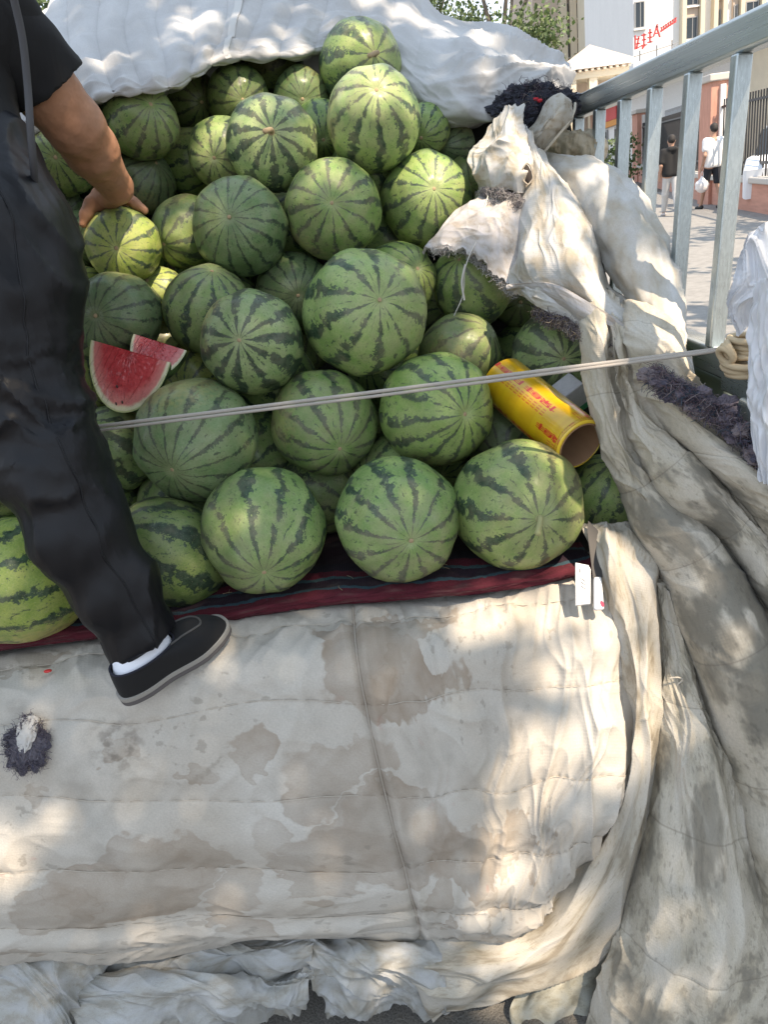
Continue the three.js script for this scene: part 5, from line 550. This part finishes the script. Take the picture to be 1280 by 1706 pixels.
// ---------- knife and sheath on the quilt edge ----------
{
  const place = (g, p, head, nrm) => { const y = head.clone().sub(p).normalize(), z = nrm.clone().addScaledVector(y, -nrm.dot(y)).normalize(), x = V3().crossVectors(y, z); g.quaternion.setFromRotationMatrix(new THREE.Matrix4().makeBasis(x, y, z)); };
  const white = std([0.72, 0.73, 0.74], 0.4), n = V3(-0.05, 0.7, 0.7);
  { const p = at(971, 976, 1.279), g = thing('knife_sheath', 'white plastic knife sheath with black marks lying left of the white knife handle', 'sheath', null, p); place(g, p, at(970, 930, 1.314), n);
    const sh = new THREE.Shape(); [[-0.0125, -0.038], [0.0115, -0.034], [0.0135, 0.03], [0.010, 0.037], [-0.0115, 0.041]].forEach((q, i) => i ? sh.lineTo(...q) : sh.moveTo(...q)); const e = new THREE.ExtrudeGeometry(sh, { depth: 0.007, bevelEnabled: true, bevelSize: 0.0015, bevelThickness: 0.0015, bevelSegments: 3 }); mesh('body', e, white, g);
    const ink = std([0.03, 0.03, 0.035], 0.6), mk = (x, y, w, h, r) => { const q = bx(w, h, 0.0005); q.rotateZ(r); q.translate(x, y, 0.0088); return q; }; mesh('print', merge([mk(0.0005, 0.009, 0.012, 0.0016, -0.62), mk(0.0002, 0.002, 0.012, 0.0016, -0.62), mk(0.0, -0.0055, 0.012, 0.0016, -0.62), mk(-0.006, 0.027, 0.0022, 0.009, 0), mk(-0.003, -0.034, 0.008, 0.001, 0.1)]), ink, g); }
  { const p = at(996, 990, 1.273), g = thing('knife', 'kitchen knife with a white handle and red oval, its dark blade under the quilt fold', 'knife', null, p); place(g, p, at(990, 940, 1.306), n);
    const hd = rbx(0.019, 0.062, 0.016, 0.005); const a = hd.attributes.position; for (let i = 0; i < a.count; i++) { const y = a.getY(i); a.setX(i, a.getX(i) * (1 - 0.25 * ss(0.01, 0.031, y)) + 0.002 * Math.sin(y * 60)); } hd.computeVertexNormals(); hd.translate(0, 0, 0.007); mesh('handle', hd, white, g);
    const ov = new THREE.CylinderGeometry(0.004, 0.004, 0.001, 20); ov.rotateX(Math.PI / 2); ov.scale(0.75, 1.5, 1); ov.rotateZ(0.25); ov.translate(0.004, -0.02, 0.0155); mesh('red_mark', ov, std([0.35, 0.01, 0.06], 0.5), g);
    const bl = new THREE.Shape(); [[-0.006, 0.03], [0.012, 0.03], [0.014, 0.12], [-0.002, 0.14], [-0.006, 0.12]].forEach((q, i) => i ? bl.lineTo(...q) : bl.moveTo(...q)); const be = new THREE.ExtrudeGeometry(bl, { depth: 0.0014, bevelEnabled: false }); be.translate(0, 0, 0.007); mesh('blade', be, std([0.035, 0.032, 0.03], 0.5, { metalness: 0.2 }), g); }
}
// ---------- white plastic sheet at the right edge ----------
{
  const pm = new THREE.MeshPhysicalMaterial({ color: new THREE.Color().setRGB(0.82, 0.84, 0.88), roughness: 0.35, transmission: 0.35, thickness: 0, side: THREE.DoubleSide, clearcoat: 0.5, clearcoatRoughness: 0.3 });
  const q = thing('plastic_sheet', 'thin white plastic sheet hanging at the right frame edge beside the knot', 'plastic sheet', null, V3(0, 0, 0));
  const g = cloth(W([[[1262, 470, 1.16], [1285, 460, 1.12], [1340, 450, 1.1]], [[1252, 540, 1.17], [1280, 540, 1.12], [1350, 540, 1.09]], [[1250, 640, 1.16], [1280, 640, 1.12], [1360, 640, 1.08]], [[1258, 720, 1.15], [1285, 725, 1.12], [1360, 740, 1.08]], [[1268, 800, 1.14], [1292, 815, 1.12], [1360, 850, 1.08]]]), 60, 160, (u, v, a, b) => crumple(u * a, v * b, 301, 16, 4, 0.012) + 0.006 * N2(u * 8, v * 5), 0.0015); mesh('sheet', g, pm, q);
  const g2 = cloth(W([[[1245, 395, 1.2], [1270, 375, 1.19], [1320, 350, 1.18]], [[1222, 470, 1.21], [1262, 450, 1.18], [1330, 440, 1.17]], [[1212, 505, 1.22], [1248, 500, 1.19], [1320, 490, 1.17]], [[1232, 560, 1.22], [1256, 540, 1.2], [1310, 530, 1.19]]]), 60, 90, (u, v, a, b) => crumple(u * a, v * b, 311, 22, 12, 0.014), 0.0012); mesh('gathered_top', g2, pm, q);
}
// ---------- people ----------
function sdf(bones, cell, k = 0.02, cuts = [], pad = 0.03) { // smooth union of tapered capsules, meshed
  const lo = V3(1e9, 1e9, 1e9), hi = V3(-1e9, -1e9, -1e9); for (const [a, b, ra, rb] of bones) for (const [p, r] of [[a, ra], [b, rb]]) { lo.min(p.clone().subScalar(r + pad)); hi.max(p.clone().addScalar(r + pad)); }
  const size = Math.max(hi.x - lo.x, hi.y - lo.y, hi.z - lo.z), n = Math.max(16, Math.min(150, Math.ceil(size / cell))), mc = new MarchingCubes(n, new THREE.MeshStandardMaterial(), false, false, 260000); mc.isolation = 0; const c = lo.clone().add(hi).multiplyScalar(0.5), h = size / 2 * 1.04;
  const pre = bones.map(([a, b, ra, rb]) => { const d = b.clone().sub(a); return [a.x, a.y, a.z, d.x, d.y, d.z, Math.max(1e-9, d.lengthSq()), ra, rb]; });
  let q = 0; for (let z = 0; z < n; z++) for (let y = 0; y < n; y++) for (let x = 0; x < n; x++, q++) {
    const X = c.x + (x - n / 2) / (n / 2) * h, Y = c.y + (y - n / 2) / (n / 2) * h, Z = c.z + (z - n / 2) / (n / 2) * h; let d = 9;
    for (const b of pre) { const ax = X - b[0], ay = Y - b[1], az = Z - b[2]; let t = (ax * b[3] + ay * b[4] + az * b[5]) / b[6]; t = t < 0 ? 0 : t > 1 ? 1 : t; const ex = ax - b[3] * t, ey = ay - b[4] * t, ez = az - b[5] * t, e = Math.sqrt(ex * ex + ey * ey + ez * ez) - (b[7] + (b[8] - b[7]) * t); const hh = Math.max(k - Math.abs(d - e), 0) / k; d = Math.min(d, e) - hh * hh * k * 0.25; }
    for (const [p, nn] of cuts) d = Math.max(d, (X - p.x) * nn.x + (Y - p.y) * nn.y + (Z - p.z) * nn.z);
    mc.field[q] = -d; }
  mc.update(); const cnt = mc.count, P = mc.positionArray.slice(0, cnt * 3), g0 = new THREE.BufferGeometry(); for (let i = 0; i < cnt; i++) { P[i * 3] = c.x + P[i * 3] * h; P[i * 3 + 1] = c.y + P[i * 3 + 1] * h; P[i * 3 + 2] = c.z + P[i * 3 + 2] * h; }
  g0.setAttribute('position', new THREE.Float32BufferAttribute(P, 3)); const g = BGU.mergeVertices(g0, 1e-4); g.computeVertexNormals(); return g;
}
function warp(g, fn) { const p = g.attributes.position, n = g.attributes.normal, v = V3(), m = V3(); for (let i = 0; i < p.count; i++) { v.fromBufferAttribute(p, i); m.fromBufferAttribute(n, i); const d = fn(v, m); p.setXYZ(i, v.x + m.x * d, v.y + m.y * d, v.z + m.z * d); } g.computeVertexNormals(); return g; }
const plain = g => { const q = g.index ? g.toNonIndexed() : g.clone(); for (const k of Object.keys(q.attributes)) if (k !== 'position' && k !== 'normal') q.deleteAttribute(k); return q; };
const join = a => BGU.mergeGeometries(a.map(plain));
const blend3 = (a, b, t) => a.clone().lerp(b, t);
{
  const who = thing('person', 'person in black shirt and dark trousers stepping up onto the quilt, reaching for a melon', 'person', null, V3(0, 0, 0));
  const skinM = new THREE.MeshPhysicalMaterial({ color: new THREE.Color().setRGB(0.36, 0.185, 0.11), roughness: 0.55, specularIntensity: 0.5, bumpMap: null });
  const sh = at(-8, 40, 1.52), el = at(124, 210, 1.6), wr = at(194, 312, 1.755), armIn = at(60, 130, 1.555);
  const C5 = V3(-0.499, 1.588, -1.848), S = (x, y, z, r = 0.0915) => C5.clone().addScaledVector(V3(x, y, z).normalize(), r);
  const palm = S(-0.12, 1, 0.05, 0.1), kn = [S(-0.42, 0.85, -0.3, 0.099), S(-0.2, 0.9, -0.42, 0.1), S(0.05, 0.9, -0.4, 0.1), S(0.22, 0.95, -0.1, 0.101)];
  const tips = [[S(-0.62, 0.7, -0.6), S(-0.75, 0.45, -0.75)], [S(-0.32, 0.7, -0.75), S(-0.38, 0.4, -0.95)], [S(0.05, 0.72, -0.8), S(0.05, 0.38, -1)], [S(0.5, 0.9, 0.0, 0.0935), S(0.74, 0.72, 0.06, 0.091)]];
  const hb = [[armIn, el, 0.06, 0.052], [el, blend3(el, wr, 0.35), 0.052, 0.05], [blend3(el, wr, 0.35), wr, 0.05, 0.032], [wr, palm, 0.031, 0.028], [palm, kn[0], 0.022, 0.0135], [palm, kn[1], 0.022, 0.014], [palm, kn[2], 0.022, 0.014], [palm, kn[3], 0.022, 0.0135], [kn[0], kn[3], 0.012, 0.012]];
  kn.forEach((p, i) => { const r = [0.0085, 0.0095, 0.0098, 0.0095][i]; hb.push([p, tips[i][0], r + 0.001, r], [tips[i][0], tips[i][1], r, r - 0.0015]); const e2 = tips[i][1].clone().add(V3(0.1 * (i === 3 ? 0.16 : 0), -0.018, 0)); if (i < 3) hb.push([tips[i][1], e2, r - 0.001, r - 0.002]); });
  const th0 = S(-0.42, 0.95, 0.22, 0.102), th1 = S(-0.62, 0.8, 0.34, 0.095), th2 = S(-0.74, 0.6, 0.42, 0.0915); hb.push([palm, th0, 0.021, 0.014], [th0, th1, 0.0125, 0.011], [th1, th2, 0.011, 0.0085]);
  const arm = warp(sdf(hb, 0.004, 0.013), (v) => 0.0012 * N3(v.x * 30, v.y * 30, v.z * 30) + 0.0005 * N3(v.x * 110, v.y * 110, v.z * 110));
  // trunk, head and hidden limbs
  const hip = at(-95, 262, 1.42), hipL = hip.clone().add(V3(-0.2, 0.0, -0.12)), knee = at(48, 668, 1.3), ank = at(240, 1070, 1.222), chest = at(-120, 90, 1.52), neck = chest.clone().add(V3(-0.06, 0.2, -0.12)), head = neck.clone().add(V3(0.03, 0.15, -0.08));
  const shL = chest.clone().add(V3(-0.24, 0.1, -0.25)), kneeL = V3(-1.22, 1.28, -1.45), ankL = V3(-1.2, 0.97, -1.6), elL = shL.clone().add(V3(-0.05, -0.28, -0.1)), wrL = elL.clone().add(V3(0.18, -0.05, -0.2));
  const body = sdf([[hip, knee, 0.085, 0.052], [knee, ank, 0.05, 0.034], [hipL, kneeL, 0.085, 0.055], [kneeL, ankL, 0.052, 0.036], [hip, hipL, 0.1, 0.1], [hip.clone().lerp(hipL, 0.5), chest, 0.11, 0.12], [chest, neck, 0.09, 0.05], [neck, head, 0.05, 0.06], [head, head.clone().add(V3(0, 0.06, 0)), 0.078, 0.085], [head.clone().add(V3(0.05, 0, -0.04)), head.clone().add(V3(0.085, -0.005, -0.055)), 0.02, 0.011], [chest, sh, 0.08, 0.05], [sh, armIn, 0.05, 0.046], [chest, shL, 0.08, 0.055], [shL, elL, 0.05, 0.04], [elL, wrL, 0.04, 0.028], [wrL, wrL.clone().add(V3(0.04, -0.03, -0.07)), 0.03, 0.015]], 0.014, 0.04);
  const bodyG = join([body, arm]); { const p = bodyG.attributes.position, col = []; for (let i = 0; i < p.count; i++) { const x = p.getX(i), y = p.getY(i), z = p.getZ(i), k = 1 + 0.14 * fbm(x * 16, y * 16, z * 16, 3) + 0.07 * N3(x * 150, y * 150, z * 150), rd = 0.1 * fbm(x * 10 + 5, y * 10, z * 10, 2); col.push(k * (1 + rd), k, k * (1 - rd)); } bodyG.setAttribute('color', new THREE.Float32BufferAttribute(col, 3)); skinM.vertexColors = true; } mesh('body', bodyG, skinM, who);
  const hair = sdf([[head.clone().add(V3(-0.02, 0.06, 0.02)), head.clone().add(V3(-0.01, 0.08, 0)), 0.088, 0.088]], 0.012, 0.02); mesh('hair', hair, std([0.012, 0.01, 0.01], 0.7), who);
  // shirt with a short sleeve cut square at the hem
  const cloth1 = std(0xffffff, 0.95, { color: new THREE.Color().setRGB(0.006, 0.006, 0.007) });
  const slEnd = at(82, 143, 1.56), slDir = el.clone().sub(sh).normalize();
  const shirt = sdf([[sh, slEnd.clone().addScaledVector(slDir, 0.05), 0.072, 0.07]], 0.006, 0.03, [[slEnd, slDir]]);
  warp(shirt, (v) => 0.004 * Math.pow(ridge(v.x * 9 + v.y * 6, v.y * 5 - v.x * 8, 3), 3) + 0.003 * N3(v.x * 12, v.y * 12, v.z * 12));
  const trunk = sdf([[chest, hip.clone().lerp(hipL, 0.2), 0.132, 0.135], [chest, sh, 0.1, 0.074], [chest, shL, 0.1, 0.075], [hip, hipL, 0.128, 0.128]], 0.012, 0.06); warp(trunk, (v) => 0.006 * Math.pow(ridge(v.x * 6 + v.y * 5, v.y * 7, 8), 3));
  mesh('shirt', join([shirt, trunk]), cloth1, who);
  // trousers: path down the leg with folds behind the knee
  const TR = [[-70, 300, 1.42, 0.128], [-20, 400, 1.37, 0.126], [4, 500, 1.34, 0.121], [14, 590, 1.32, 0.108], [42, 672, 1.3, 0.09], [84, 770, 1.27, 0.083], [136, 890, 1.245, 0.074], [190, 985, 1.23, 0.065], [236, 1070, 1.222, 0.057]].map(p => [at(p[0], p[1], p[2]), p[3]]);
  const tb = []; for (let i = 0; i < TR.length - 1; i++) tb.push([TR[i][0], TR[i + 1][0], TR[i][1], TR[i + 1][1]]); const hemA = at(178, 1104, 1.222), hemB = at(292, 1042, 1.222), hemC = at(236, 1074, 1.222), hemN = TR[8][0].clone().sub(TR[7][0]).normalize(); const hx = hemB.clone().sub(hemA); hemN.addScaledVector(hx, -hemN.dot(hx) / hx.lengthSq()).normalize();
  tb.push([TR[8][0], TR[8][0].clone().addScaledVector(hemN, 0.06), 0.0585, 0.057]); tb.push([hip, hipL, 0.115, 0.115], [hipL, kneeL, 0.11, 0.08], [kneeL, ankL, 0.08, 0.06]);
  const tr = sdf(tb, 0.0065, 0.03, [[hemC, hemN]]); const kneeP = TR[4][0];
  warp(tr, (v) => { const dk = v.distanceTo(kneeP), w = Math.exp(-dk * dk / 0.011), ax = (v.x - kneeP.x) * 0.35 - (v.y - kneeP.y); const qx = (v.y - kneeP.y) + (v.x - kneeP.x) * 0.22 + 0.02 * N3(v.x * 9, v.y * 9, v.z * 9); return 0.02 * w * (Math.pow(ridge(qx * 13, v.x * 2.2, 5), 5) + 0.5 * Math.pow(ridge(qx * 25 + v.x * 4, v.x * 4, 7), 5) - 0.35) + 0.012 * Math.pow(ridge(v.x * 8 + v.y * 2.6, v.y * 2.2, 9), 6) + 0.004 * N3(v.x * 8, v.y * 8, v.z * 8) + 0.002 * N3(v.x * 26, v.y * 14, v.z * 26); });
  const trM = new THREE.MeshPhysicalMaterial({ color: new THREE.Color().setRGB(0.005, 0.0055, 0.008), roughness: 0.45, sheen: 0.05, sheenRoughness: 0.5, sheenColor: new THREE.Color(0.3, 0.33, 0.4), specularIntensity: 0.6 }); const trm = mesh('trousers', tr, trM, who);
  { const tp = tr.attributes.position, seam = []; for (let i = 1; i < 26; i++) { const t = i / 26, c = V3(crAt(TR.map(p => p[0].x), t), crAt(TR.map(p => p[0].y), t), crAt(TR.map(p => p[0].z), t)), d = V3(0.62, 0.1, 0.78).normalize(); let best = null, bd = 1e9; for (let k = 0; k < tp.count; k += 1) { const e = V3(tp.getX(k), tp.getY(k), tp.getZ(k)).sub(c), al = e.dot(d); if (al < 0) continue; const off = e.addScaledVector(d, -al).lengthSq(); if (off < bd) { bd = off; best = k; } } seam.push(V3(tp.getX(best), tp.getY(best), tp.getZ(best)).addScaledVector(d, 0.0002)); } mesh('side_seam', tube(seam, 0.0016, 200, 6), trM, trm); }
  const hemRing = []; { const u = hx.clone().normalize(), w = V3().crossVectors(hemN, u).normalize(); for (let i = 0; i < 30; i++) { const a = i / 30 * 6.283; hemRing.push(hemC.clone().addScaledVector(u, 0.058 * Math.cos(a)).addScaledVector(w, 0.058 * Math.sin(a)).addScaledVector(hemN, -0.001)); } } mesh('hem', tube(hemRing, 0.0028, 60, 6, true), trM, trm);
  // sock and cloth shoe
  const heel = at(216, 1163, 1.175), toe = at(376, 1042, 1.305), f = toe.clone().sub(heel), LEN = f.length() * 1.06; f.normalize(); const up = V3(-0.04, 0.95, 0.2); up.addScaledVector(f, -up.dot(f)).normalize(); const side = V3().crossVectors(f, up).normalize(); // side points to the viewer's right
  const shoeP = (s, w, h) => heel.clone().addScaledVector(f, s * LEN - 0.012).addScaledVector(side, w).addScaledVector(up, h);
  const outline = a => { const s = 0.5 - 0.5 * Math.cos(a), c = Math.sin(a), e = Math.pow(Math.abs(c), 0.72) * Math.sign(c); return [s, e * (0.038 + 0.012 * ss(0.3, 0.72, s) - 0.004 * ss(0.15, 0.4, s) * ss(0.7, 0.4, s))]; };
  const opening = a => { const s = 0.5 - 0.5 * Math.cos(a), c = Math.sin(a); return [0.03 + 0.53 * s, 0.034 * Math.pow(Math.abs(c), 0.8) * Math.sign(c)]; };
  const NA = 96, NT = 22, upP = (a, t) => { const o = outline(a), i = opening(a), yI = 0.07 - 0.012 * i[0], k = 1 - Math.pow(1 - t, 2.3), q = t < 1 ? t : 1; const tt = Math.pow(q, 1.12); const s = mix(o[0], i[0], tt), w = mix(o[1], i[1], tt); return shoeP(s, w * (1 + 0.1 * Math.sin(t * 3.14) * (1 - t)), 0.016 + (yI - 0.016) * k); };
  { const pos = [], idx = []; for (let j = 0; j <= NT; j++) for (let i = 0; i <= NA; i++) { const p = upP(i / NA * 6.2832, j / NT); pos.push(p.x, p.y, p.z); } for (let i = 0; i <= NA; i++) { const p = upP(i / NA * 6.2832, 1).addScaledVector(up, -0.035); pos.push(p.x, p.y, p.z); } for (let j = 0; j <= NT; j++) for (let i = 0; i < NA; i++) { const q = j * (NA + 1) + i; idx.push(q, q + 1, q + NA + 2, q, q + NA + 2, q + NA + 1); } const g0 = new THREE.BufferGeometry(); g0.setAttribute('position', new THREE.Float32BufferAttribute(pos, 3)); g0.setIndex(idx); const g = BGU.mergeVertices(g0, 1e-5); g.computeVertexNormals();
    const shoe = mesh('shoe', g, new THREE.MeshPhysicalMaterial({ color: new THREE.Color().setRGB(0.01, 0.01, 0.011), roughness: 0.95, sheen: 0.4, sheenRoughness: 0.6, sheenColor: new THREE.Color(0.18, 0.18, 0.18), side: THREE.DoubleSide }), who);
    const layer = (h0, h1, k) => { const pos = [], idx = []; const prof = [[0, h0], [k - 0.0008, h0], [k, h0 + 0.001], [k, h1 - 0.001], [k - 0.0008, h1], [0, h1]]; for (let j = 0; j < prof.length; j++) for (let i = 0; i <= NA; i++) { const o = outline(i / NA * 6.2832), r = j === 0 || j === prof.length - 1 ? 0.02 : prof[j][0]; const s = 0.5 + (o[0] - 0.5) * r, p = shoeP(s, o[1] * r, prof[j][1] - 0.006 * ss(0.1, 0, 1)); pos.push(p.x, p.y, p.z); } for (let j = 0; j < prof.length - 1; j++) for (let i = 0; i < NA; i++) { const q = j * (NA + 1) + i; idx.push(q, q + NA + 2, q + 1, q, q + NA + 1, q + NA + 2); } const g = new THREE.BufferGeometry(); g.setAttribute('position', new THREE.Float32BufferAttribute(pos, 3)); g.setIndex(idx); g.computeVertexNormals(); return g; };
    const dirtM = c => std(c, 0.9, { side: THREE.DoubleSide }); mesh('welt', layer(0.009, 0.0185, 1.035), dirtM([0.3, 0.285, 0.26]), shoe); mesh('sole', layer(0.0, 0.009, 1.03), dirtM([0.11, 0.1, 0.1]), shoe);
    const U = []; for (const [a, t] of [[2.35, 0.985], [2.55, 0.8], [2.72, 0.6], [2.88, 0.5], [3.14, 0.47], [3.4, 0.5], [3.56, 0.6], [3.73, 0.8], [3.93, 0.985]]) U.push(upP(a, t).addScaledVector(up, 0.0012)); mesh('elastic_trim', tube(U, 0.0022, 60, 6), std([0.07, 0.068, 0.066], 0.9), shoe);
    const rim = []; for (let i = 0; i < 48; i++) rim.push(upP(i / 48 * 6.2832, 1)); mesh('binding', tube(rim, 0.0022, 120, 6, true), std([0.012, 0.013, 0.025], 0.85), shoe); }
  { const rings = [], ac = hemC.clone().addScaledVector(hemN, -0.03), fa = f.clone().addScaledVector(hemN, -f.dot(hemN)).normalize(), sa = side.clone().addScaledVector(hemN, -side.dot(hemN)).normalize();
    for (let j = 0; j <= 14; j++) { const t = j / 14, e = ss(0, 1, t), ring = []; for (let i = 0; i <= 60; i++) { const a = i / 60 * 6.2832, p0 = upP(a, 1).addScaledVector(up, -0.008), c0 = shoeP(0.29, 0, 0.055), p1 = ac.clone().addScaledVector(fa, -Math.cos(a) * 0.042).addScaledVector(sa, Math.sin(a) * 0.036); p0.lerp(c0, 0.05 + 0.1 * t); const q = p0.lerp(p1, Math.pow(t, 1.25)); q.addScaledVector(up, 0.006 * Math.sin(t * 3.14)); ring.push(q); } rings.push(ring); }
    const pos = [], idx = []; rings.forEach(r => r.forEach(p => pos.push(p.x, p.y, p.z))); for (let j = 0; j < 14; j++) for (let i = 0; i < 60; i++) { const q = j * 61 + i; idx.push(q, q + 1, q + 62, q, q + 62, q + 61); } const g0 = new THREE.BufferGeometry(); g0.setAttribute('position', new THREE.Float32BufferAttribute(pos, 3)); g0.setIndex(idx); const g = BGU.mergeVertices(g0, 1e-5); g.computeVertexNormals(); mesh('sock', g, std([0.74, 0.76, 0.82], 0.95, { side: THREE.DoubleSide }), who); }
  // narrow bag strap down the back
  const sp = [[18, -20, 1.36], [36, 60, 1.365], [45, 140, 1.36], [50, 215, 1.335], [54, 262, 1.335], [57, 300, 1.35], [58, 340, 1.39]].map(p => at(...p)), stg = tube(sp, 0.006, 60, 8); mesh('strap', stg, std([0.05, 0.05, 0.055], 0.7), who);
}
function walker(label, base, H, yaw, o) { // small figure seen from behind, mid stride
  const w = thing('person', label, 'person', null, base); w.rotation.y = yaw; const s = H / 1.75, v = (x, y, z) => V3(x * s, y * s, z * s);
  const foot = [v(0.07, 0.07, 0.3), v(-0.09, 0.07, -0.25)], knee = [v(0.09, 0.5, 0.14), v(-0.1, 0.5, -0.06)], hip = [v(0.09, 0.92, 0), v(-0.09, 0.92, 0)], sh = [v(0.19, 1.42, 0), v(-0.19, 1.42, 0)], el = [v(0.25, 1.13, -0.06), v(-0.26, 1.13, 0.05)], wr = [v(0.24, 0.88, 0.06), v(-0.25, 0.88, 0.1)];
  const B = [[hip[0], v(0.09, 1.35, 0), 0.11 * s, 0.1 * s], [hip[1], v(-0.09, 1.35, 0), 0.11 * s, 0.1 * s], [v(0, 1.45, 0), v(0, 1.56, 0.01), 0.06 * s, 0.055 * s], [v(0, 1.6, 0.02), v(0, 1.68, 0.01), 0.075 * s, 0.082 * s], [v(0, 1.6, 0.07), v(0, 1.585, 0.105), 0.03 * s, 0.014 * s]]; for (const i of [0, 1]) B.push([hip[i], knee[i], 0.078 * s, 0.05 * s], [knee[i], foot[i], 0.052 * s, 0.034 * s], [foot[i], foot[i].clone().add(v(0, -0.03, 0.13)), 0.035 * s, 0.022 * s], [sh[i], el[i], 0.047 * s, 0.038 * s], [el[i], wr[i], 0.038 * s, 0.026 * s], [wr[i], wr[i].clone().add(v(0, -0.09, 0.02)), 0.03 * s, 0.018 * s], [sh[i], v(0, 1.4, 0), 0.05 * s, 0.08 * s], [v(0.078 * (1 - 2 * i), 1.62, 0.01), v(0.084 * (1 - 2 * i), 1.64, 0), 0.016 * s, 0.014 * s]);
  mesh('body', sdf(B, 0.02, 0.03 * s), std([0.4, 0.24, 0.17], 0.6), w);
  mesh('hair', sdf([[v(0, 1.66, -0.012), v(0, 1.69, -0.005), 0.087 * s, 0.086 * s]], 0.012, 0.02, [[v(0, 1.6, 0.03), V3(0, -0.7, 0.7)]]), std([0.02, 0.017, 0.016], 0.7), w);
  const T = [[v(0.075, 0.95, 0), v(0.1, 1.36, 0), 0.135 * s, 0.125 * s], [v(-0.075, 0.95, 0), v(-0.1, 1.36, 0), 0.135 * s, 0.125 * s]]; for (const i of [0, 1]) T.push([sh[i], sh[i].clone().lerp(el[i], o.sleeve), 0.075 * s, 0.07 * s]); if (o.hood) T.push([v(-0.06, 1.46, -0.09), v(0.06, 1.46, -0.09), 0.06 * s, 0.06 * s]);
  mesh('shirt', sdf(T, 0.016, 0.05 * s, [[v(0, 0.87, 0), V3(0, -1, 0)]]), o.shirt, w);
  const L = []; for (const i of [0, 1]) { L.push([hip[i], knee[i], 0.1 * s, 0.078 * s]); if (!o.shorts) L.push([knee[i], foot[i], 0.078 * s, 0.06 * s]); } mesh(o.shorts ? 'shorts' : 'trousers', sdf(L, 0.016, 0.03 * s, o.shorts ? [[v(0, 0.53, 0), V3(0, -1, 0)]] : [[v(0, 0.1, 0), V3(0, -1, 0)]]), o.legs, w);
  for (const i of [0, 1]) mesh('shoe', sdf([[foot[i].clone().add(v(0, -0.02, -0.04)), foot[i].clone().add(v(0, -0.035, 0.16)), 0.045 * s, 0.034 * s]], 0.012, 0.02), o.shoes, w); return { w, wr };
}
{
  const p1 = at(1118, 362, 18.4), p2 = at(1186, 352, 18.9); p1.y = groundH(p1.x, p1.z) + 0.02; p2.y = groundH(p2.x, p2.z) + 0.02;
  walker('walker in black hooded top and light grey trousers beyond the rail', p1, 1.66, Math.PI - 0.1, { sleeve: 0.75, hood: true, shirt: std([0.015, 0.015, 0.016], 0.9), legs: std([0.5, 0.5, 0.5], 0.9), shoes: std([0.55, 0.5, 0.48], 0.7) });
  const a = walker('walker in white T-shirt and black shorts carrying a bag beyond the rail', p2, 1.78, Math.PI + 0.2, { sleeve: 0.55, shorts: true, shirt: std([0.8, 0.8, 0.8], 0.9), legs: std([0.02, 0.022, 0.03], 0.9), shoes: std([0.03, 0.03, 0.03], 0.7) });
  a.w.updateMatrixWorld(true); const h = a.wr[0].clone().applyMatrix4(a.w.matrixWorld), bg = thing('carrier_bag', 'white carrier bag hanging from the hand of the walker in white', 'bag', null, h.add(V3(0.02, -0.08, 0)));
  const g = new THREE.SphereGeometry(0.16, 24, 18), q = g.attributes.position; for (let i = 0; i < q.count; i++) { const y = q.getY(i), k = y > 0 ? 1 - 0.75 * ss(0, 0.16, y) : 1; q.setXYZ(i, q.getX(i) * k * (1 + 0.15 * N3(q.getX(i) * 14, y * 14, 1)), y * 1.15 - 0.26, q.getZ(i) * k * 0.7); } g.computeVertexNormals(); mesh('sack', g, std([0.82, 0.8, 0.8], 0.5), bg); mesh('handle', tube([V3(-0.03, -0.12, 0), V3(-0.015, 0.0, 0), V3(0.015, 0.0, 0), V3(0.03, -0.12, 0)], 0.006, 20, 6), std([0.82, 0.8, 0.8], 0.5), bg);
}
renderer.render(scene, camera);
